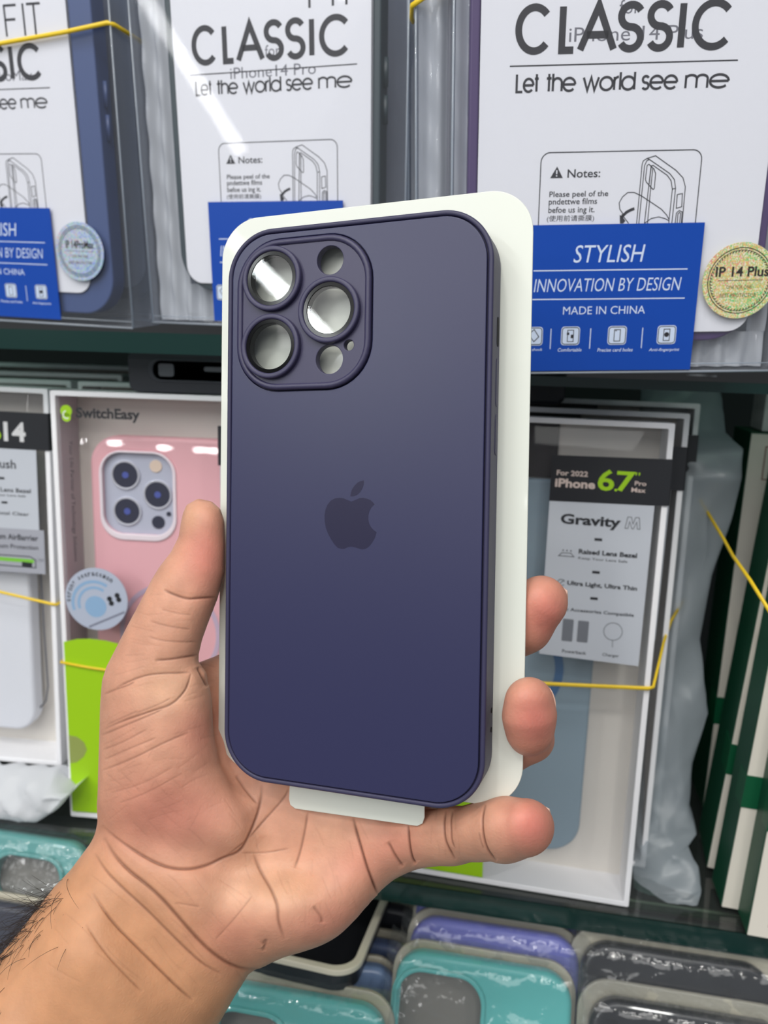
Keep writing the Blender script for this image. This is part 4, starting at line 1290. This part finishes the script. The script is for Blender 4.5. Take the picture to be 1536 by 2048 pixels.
# rubber bands on the boxes
band(P_G, [(-134, -1.2, -120.6), (-45.7, -1.4, -121.0), (-.9, -1.5, -117.8), (1.2, -.9, -117.2), (8, 24, -103), (13, 40, -97), (24, 70, -92)], 'yellow rubber band round the right hand boxes below the grey label', .95)
band(P_S, [(-1.2, 8, -138.0), (-.8, -.8, -138.4), (14, -1, -140.2), (60, -1, -144), (133.8, -1, -148)], 'yellow rubber band across the lime panel beside the wrist of the thumb', .75)
band(P_B, [(-134, -.9, -100), (-40, -.9, -105.6), (-2, -.9, -111.8), (.9, -.6, -112.2), (1.2, 10, -112)], 'yellow rubber band round the white case box at the left border', .8)


# ------------------------------------------------------------------ plastic bags


def bag(rows, name, m, label, cat, wr=.004, seed=1, depth=.03, seg=48, sub=8, fr=(.06, .35)):
    """a crumpled bag lofted through rows of (left point, right point)"""
    rng = np.random.default_rng(seed)
    R = []
    for i in range(len(rows) - 1):
        for k in range(sub):
            f = k / sub
            R.append([np.array(rows[i][j]) * (1 - f) + np.array(rows[i + 1][j]) * f for j in (0, 1)])
    R.append([np.array(rows[-1][0]), np.array(rows[-1][1])])
    K = 9
    ph = rng.uniform(0, 6.28, K); fq = rng.uniform(fr[0], fr[1], (K, 2)) * rng.choice([-1, 1], (K, 2))
    vs, fs = [], []
    n = seg
    for i, (a, b_) in enumerate(R):
        for j in range(n):
            th = 2 * math.pi * j / n
            u = .5 - .5 * math.cos(th)
            s = math.sin(th)
            q = a * (1 - u) + b_ * u
            w = sum((abs(math.sin(fq[k, 0] * i + fq[k, 1] * (u * 22 + (0 if s > 0 else 9)) + ph[k])) ** .8 - .6) for k in range(K)) / 4.2
            q = q + np.array([wr * .35 * w, -depth * .5 * s + wr * w * min(1, abs(s) * 2 + .2), wr * .25 * w])
            vs.append(tuple(q + EYEV))
    for i in range(len(R) - 1):
        for j in range(n):
            fs.append((i * n + j, i * n + (j + 1) % n, (i + 1) * n + (j + 1) % n, (i + 1) * n + j))
    o = MB().add(vs, fs, 0, True).build(name, m, None, None, 1.0)
    return tag(o, label, cat)


def bagmat(name, rgb, clear, rough=.35):
    m = bpy.data.materials.new(name); m.use_nodes = True
    nt = m.node_tree; nt.nodes.clear()
    out = nt.nodes.new('ShaderNodeOutputMaterial')
    d = nt.nodes.new('ShaderNodeBsdfDiffuse'); d.inputs[0].default_value = lin(rgb)
    tl = nt.nodes.new('ShaderNodeBsdfTranslucent'); tl.inputs[0].default_value = lin(rgb)
    tp = nt.nodes.new('ShaderNodeBsdfTransparent')
    g = nt.nodes.new('ShaderNodeBsdfGlossy'); g.inputs['Roughness'].default_value = rough
    a = nt.nodes.new('ShaderNodeMixShader'); a.inputs[0].default_value = .4
    nt.links.new(d.outputs[0], a.inputs[1]); nt.links.new(tl.outputs[0], a.inputs[2])
    b_ = nt.nodes.new('ShaderNodeMixShader'); b_.inputs[0].default_value = clear
    nt.links.new(a.outputs[0], b_.inputs[1]); nt.links.new(tp.outputs[0], b_.inputs[2])
    c = nt.nodes.new('ShaderNodeMixShader'); c.inputs[0].default_value = .035
    nt.links.new(b_.outputs[0], c.inputs[1]); nt.links.new(g.outputs[0], c.inputs[2])
    nt.links.new(c.outputs[0], out.inputs[0])
    return m


grey_bag = bagmat('frosted_bag', (192, 202, 209), .48, .3)
white_bag = bagmat('white_bag', (236, 238, 242), .08)
rows = [((1270, 752, .425), (1432, 752, .435)), ((1268, 800, .42), (1444, 800, .43)), ((1266, 868, .415), (1450, 866, .42)), ((1262, 905, .41), (1484, 900, .405)), ((1262, 950, .405), (1483, 955, .40)),
        ((1262, 1030, .405), (1462, 1040, .40)), ((1262, 1140, .40), (1424, 1150, .40)), ((1262, 1270, .395), (1398, 1280, .395)), ((1262, 1350, .39), (1408, 1360, .39)), ((1262, 1425, .385), (1414, 1428, .385)),
        ((1262, 1520, .38), (1384, 1525, .38)), ((1262, 1600, .372), (1378, 1610, .372)), ((1258, 1650, .366), (1392, 1668, .366)), ((1256, 1688, .362), (1374, 1694, .36)), ((1254, 1730, .358), (1396, 1735, .352)), ((1254, 1772, .349), (1401, 1780, .345)), ((1262, 1775, .347), (1396, 1806, .341))]
bag([(atY(a[0] + 12, a[1], a[2] + .002), atY(*b_)) for a, b_ in rows], 'plastic_bag', grey_bag, 'frosted grey plastic bag standing right of the boxes with the black bands', 'bag', .0042, 3, .012, 48, 8, (.05, .26))
rows = []
for t_ in np.linspace(0, 1, 9):
    x = -150 + t_ * 302
    top = np.interp(x, [-150, 0, 60, 128, 142, 152], [1520, 1532, 1536, 1540, 1552, 1572])
    bot = np.interp(x, [-150, 0, 36, 54, 62, 100, 140, 152], [1600, 1634, 1640, 1657, 1650, 1628, 1600, 1574])
    rows.append((atY(x, bot, .326), atY(x, top, .336)))
bag(rows, 'plastic_bag', white_bag, 'white crumpled plastic bag under the box at the left border', 'bag', .0045, 5, .02, 48, 9, (.08, .3))

# ------------------------------------------------------------------ green boxes at the right
green_m = mat('dark_green_board', (8, 72, 48), 0.45, bump=.1, bscale=900)
cream_m = mat('cream_board', (226, 220, 208), 0.55)
greenb_m = mat('green_band', (6, 84, 52), 0.4)
brown_m = mat('brown_line', (128, 74, 56), .5)
ZS = -.2572
corners = [(1405, 1616), (1412, 1745), (1441, 1823), (1492, 1878)]
pts = [atZ(x, y, ZS) for x, y in corners]
gl = ['rearmost green box at the right, only a thin cream strip in view', 'green box second from the back at the right', 'green box behind the front one at the right border', 'front green box at the right border with a brown outlined picture']
HB = (float(atY(1502, 865, pts[0][1])[2]) - ZS) * 1000
for i, p in enumerate(pts):
    y0 = p[1]
    y1 = y0 + (.034, .034, .0195, .0155)[i]
    w = 54
    tl = (0, 3.0, 2.5, 2.0)[i]
    t = thing('green_box', shift(Matrix.Translation(Vector((p[0], y0, ZS + w * .001 * math.sin(math.radians(tl)))) + EYE), 0, 0, 0, (0, -5, 0, 0)[i], 0, tl), gl[i], 'box', 'green boxes in a row')
    d = (y1 - y0) * 1000
    MB().box(0, w, .6, d, 0.2, HB).build('carton', green_m, t, bevel=.4)
    fr = MB().box(.3, w - .3, 0, .6, .4, HB - .6).build('cream_front', cream_m, t)
    z0 = 53; z1 = 69
    MB().box(-.15, w + .15, -.35, min(d * .5, 14), z0, z1).build('closing_band', greenb_m, t)
    pr = MB()
    pr.stroke([(8.5, 6.5), (46, 6.5), (46, 24), (8.5, 24)], .9, -.05, 0, True)
    pr.build('picture_frame_print', brown_m, fr)
    pr = MB()
    pr.stroke([(8, HB - 24), (46, HB - 24), (46, HB - 7), (8, HB - 7)], .6, -.05, 0, True)
    pr.build('title_frame_print', brown_m, fr)
tb = atZ(1500, 834, ZS + HB / 1000)
t = thing('small_box', Matrix.Translation(Vector((float(pts[0][0]) + .006, float(pts[0][1]) + .004, ZS + HB / 1000 + .0004)) + EYE), 'small grey white box standing on the rearmost green box', 'box')
MB().box(0, 60, 0, 22, 0, 21).build('carton', mat('grey_carton', (206, 204, 204), .5), t, bevel=.5)
q = MB(); q.stroke([(10, 2), (55, 2), (55, 15), (10, 15)], .7, -.06, 0, True); q.build('front_print', mat('grey_line', (110, 108, 112), .5), t)
pp = [atY(1400, 1000, .405), atY(1446, 1076, .385), atY(1466, 1112, pts[1][1] - .004), atY(1500, 1160, pts[2][1] - .003), atY(1540, 1224, pts[3][1] - .003), atY(1600, 1318, pts[3][1] - .003)]
band(Matrix.Translation(EYE), [tuple(v * 1000) for v in pp], 'yellow rubber band slanting across the green boxes', .9)

# ------------------------------------------------------------------ bagged cases on the lowest shelf
wrap_m = film('wrap_film', (248, 249, 250), 0.035, (225, 230, 234), 0.13, 1.5, bump=.9, bscale=70, gmul=1.5)
beige_m = mat('beige_tray', (182, 176, 158), .35, 0, .5, coat=.3)
inside_m = mat('grey_inside', (126, 122, 116), .6)


def leaning_case(p, tilt, w, h, color, label, group, cut=None, rz=0.0, inside=inside_m, tray=2.2, wrap=None, cutc=None):
    """a case standing with its top edge at p, leaning away from us; its clear wrap is a thing of its own"""
    m = shift(Matrix.Translation(Vector(p) + EYE), 0, 0, 0, rz, tilt)
    h = (p[2] + .425 - (tray or 0) * .001) / math.cos(math.radians(tilt)) * 1000      # its lower end rests on the lowest shelf
    t = thing('phone_case', m, label, 'phone case', group)
    cm_ = mat('case_' + str(len(bpy.data.materials)), color, .32, 0, .5, coat=.3)
    lo = [rrect(0, -h / 2, w, h, 13, 10)]
    if cut: lo.append(rrect(*cut))
    MB().fill(lo, 0, 9, 3.0, res=5, smooth=False).build('shell', cm_, t)
    if cut:
        c2 = list(cut); c2[2] += 4; c2[3] += 4; c2[4] += 1.5
        MB().fill([rrect(*c2), rrect(*cut)], -1.4, 2, .7, res=3).build('camera_rim', cm_, t)
    MB().fill([rrect(0, -h / 2, w - 3, h - 3, 12, 10)], 8.6, 9.4).build('inside_sheet', inside, t)
    if tray:
        MB().fill([rrect(0, -h / 2, w + 2 * tray, h + 2 * tray, 14, 10), rrect(0, -h / 2, w - 4, h - 4, 11, 10)], 9.6, 12.5, .8, res=2).build('tray_rim', beige_m, t)
    if wrap:
        n = 46
        rng = np.random.default_rng(len(label))
        ph = rng.uniform(0, 6.28, 6); fx = rng.uniform(-1.3, 1.3, 6); fz = rng.uniform(-2.2, 2.2, 6)
        vs = []
        W2, H2 = w / 2 + 5, h + 4
        for j in range(n + 1):
            for i in range(n + 1):
                x = -W2 + 2 * W2 * i / n; z = 5 - H2 * j / n * .97
                e = min(1, (W2 - abs(x)) / 8)
                y = -2.5 + 7 * (1 - e) ** 2 + (14 * max(0, z + 1) / 6 if z > -1 else 0)
                y -= sum(abs(math.sin(fx[k] * x / 7 + fz[k] * z / 7 + ph[k])) for k in range(6)) * .6
                vs.append((x, y, z))
        fs = [(j * (n + 1) + i, j * (n + 1) + i + 1, (j + 1) * (n + 1) + i + 1, (j + 1) * (n + 1) + i) for i in range(n) for j in range(n)]
        o = MB().add(vs, fs, 0, True).build('plastic_wrap', wrap_m, None, m)
        tag(o, wrap, 'plastic wrap', 'wraps of the bagged cases')
    return t


G_ = 'bagged cases on the lowest shelf'
teal, lav, navy = (92, 186, 182), (112, 116, 198), (22, 23, 28)
p0 = atY(968, 1925, .306)
leaning_case(p0, -24, 80, 150, teal, 'turquoise bagged case right of centre at the bottom with an open camera cutout', G_, (-19, -27, 38, 38, 11, 10), 0, inside_m, 2.4, 'crinkled clear wrap over the turquoise case right of centre')
leaning_case(p0 + np.array([.004, .018, .004]), -24, 80, 150, lav, 'lavender bagged case directly behind the turquoise one', G_, None, 0, inside_m, 2.4, 'crinkled clear wrap over the nearer lavender case')
leaning_case(p0 + np.array([.004, .038, .006]), -24, 80, 150, lav, 'second lavender bagged case, touching the lower glass shelf edge from below', G_, None)
p1 = atY(1370, 2000, .300)
leaning_case(p1 + np.array([.003, 0, -.006]), -24, 84, 150, navy, 'black bagged case at the bottom right corner, nearest of its stack', G_, None, 0, inside_m, 4.5, 'crinkled clear wrap over the nearest black case at bottom right')
leaning_case(p1 + np.array([.000, .020, .005]), -24, 84, 150, navy, 'black bagged case second in the bottom right stack, thick beige rim', G_, None, 0, inside_m, 4.5, 'crinkled clear wrap over the second black case at bottom right')
leaning_case(p1 + np.array([.000, .042, .007]), -24, 84, 150, (74, 52, 66), 'dark plum bagged case deepest in the bottom right stack', G_, None, 0, inside_m, 3)
p2 = atY(600, 1992, .285)
leaning_case(p2, -22, 80, 150, teal, 'turquoise bagged case at bottom centre, beside the forearm', G_, (-22, -30, 36, 38, 11, 10), 0, inside_m, 3.0, 'crinkled clear wrap over the turquoise case beside the forearm')
p3 = atY(30, 1668, .318)
leaning_case(p3, -26, 84, 150, (86, 160, 156), 'turquoise bagged case at the left border with a wide grey cutout', G_, (11, -21, 38, 22, 10, 10), 0, inside_m, 0, 'crinkled clear wrap over the turquoise case at the left border')
leaning_case(atY(-40, 1800, .29), -26, 84, 150, (52, 54, 66), 'dark grey bagged case at the left border below the turquoise one', G_, None, 0, inside_m, 2)
# black case lying open on the pile, cream rim
a = atZ(712, 1958, -.283); b_ = atZ(782, 1790, -.292)
v = Vector(b_ - a); ang = math.degrees(math.atan2(v.x, v.y))
m = shift(Matrix.Translation(Vector(a) + EYE), 0, 0, 0, -ang, -7)
t = thing('phone_case', m, 'open black case with cream rim lying below the heel of the hand', 'phone case', G_)
lay = MB()
L_ = 150
vs_ = MB().fill([rrect(-40, L_ / 2, 80, L_, 13, 10), rrect(-40, L_ / 2, 72, L_ - 8, 10, 10)], -1.5, 1.5, .7, res=2)


def lay_flat(mb):
    mb.v = [(p[0], p[2], -p[1]) for p in mb.v]
    return mb


lay_flat(vs_).build('cream_rim', mat('cream_rim', (226, 220, 200), .3, coat=.3), t)
lay_flat(MB().fill([rrect(-40, L_ / 2, 74, L_ - 6, 11, 10)], 8, 9.5)).build('inner_floor', mat('black_inside', (30, 31, 35), .35), t)
lay_flat(MB().fill([rrect(-40, L_ / 2, 77, L_ - 3, 12, 10), rrect(-40, L_ / 2, 73, L_ - 7, 10.5, 10)], 1.2, 9.5)).build('inner_wall', mat('black_wall', (40, 42, 48), .3), t)
# bluish filler case standing between the two turquoise ones
leaning_case(atY(735, 1935, .312), -20, 30, 120, (122, 146, 186), 'narrow blue grey bagged case between the two turquoise ones', G_, None, 8, inside_m, 1.5)
for k, dy in enumerate((.335, .362)):
    leaning_case(np.array([float(a[0]) - .038 + .02, dy, -.303]), -8, 78, 120, ((96, 112, 150), (60, 62, 70))[k], ('blue grey bagged case standing under the open black one', 'dark grey bagged case standing behind the blue grey one under the open black case')[k], G_)
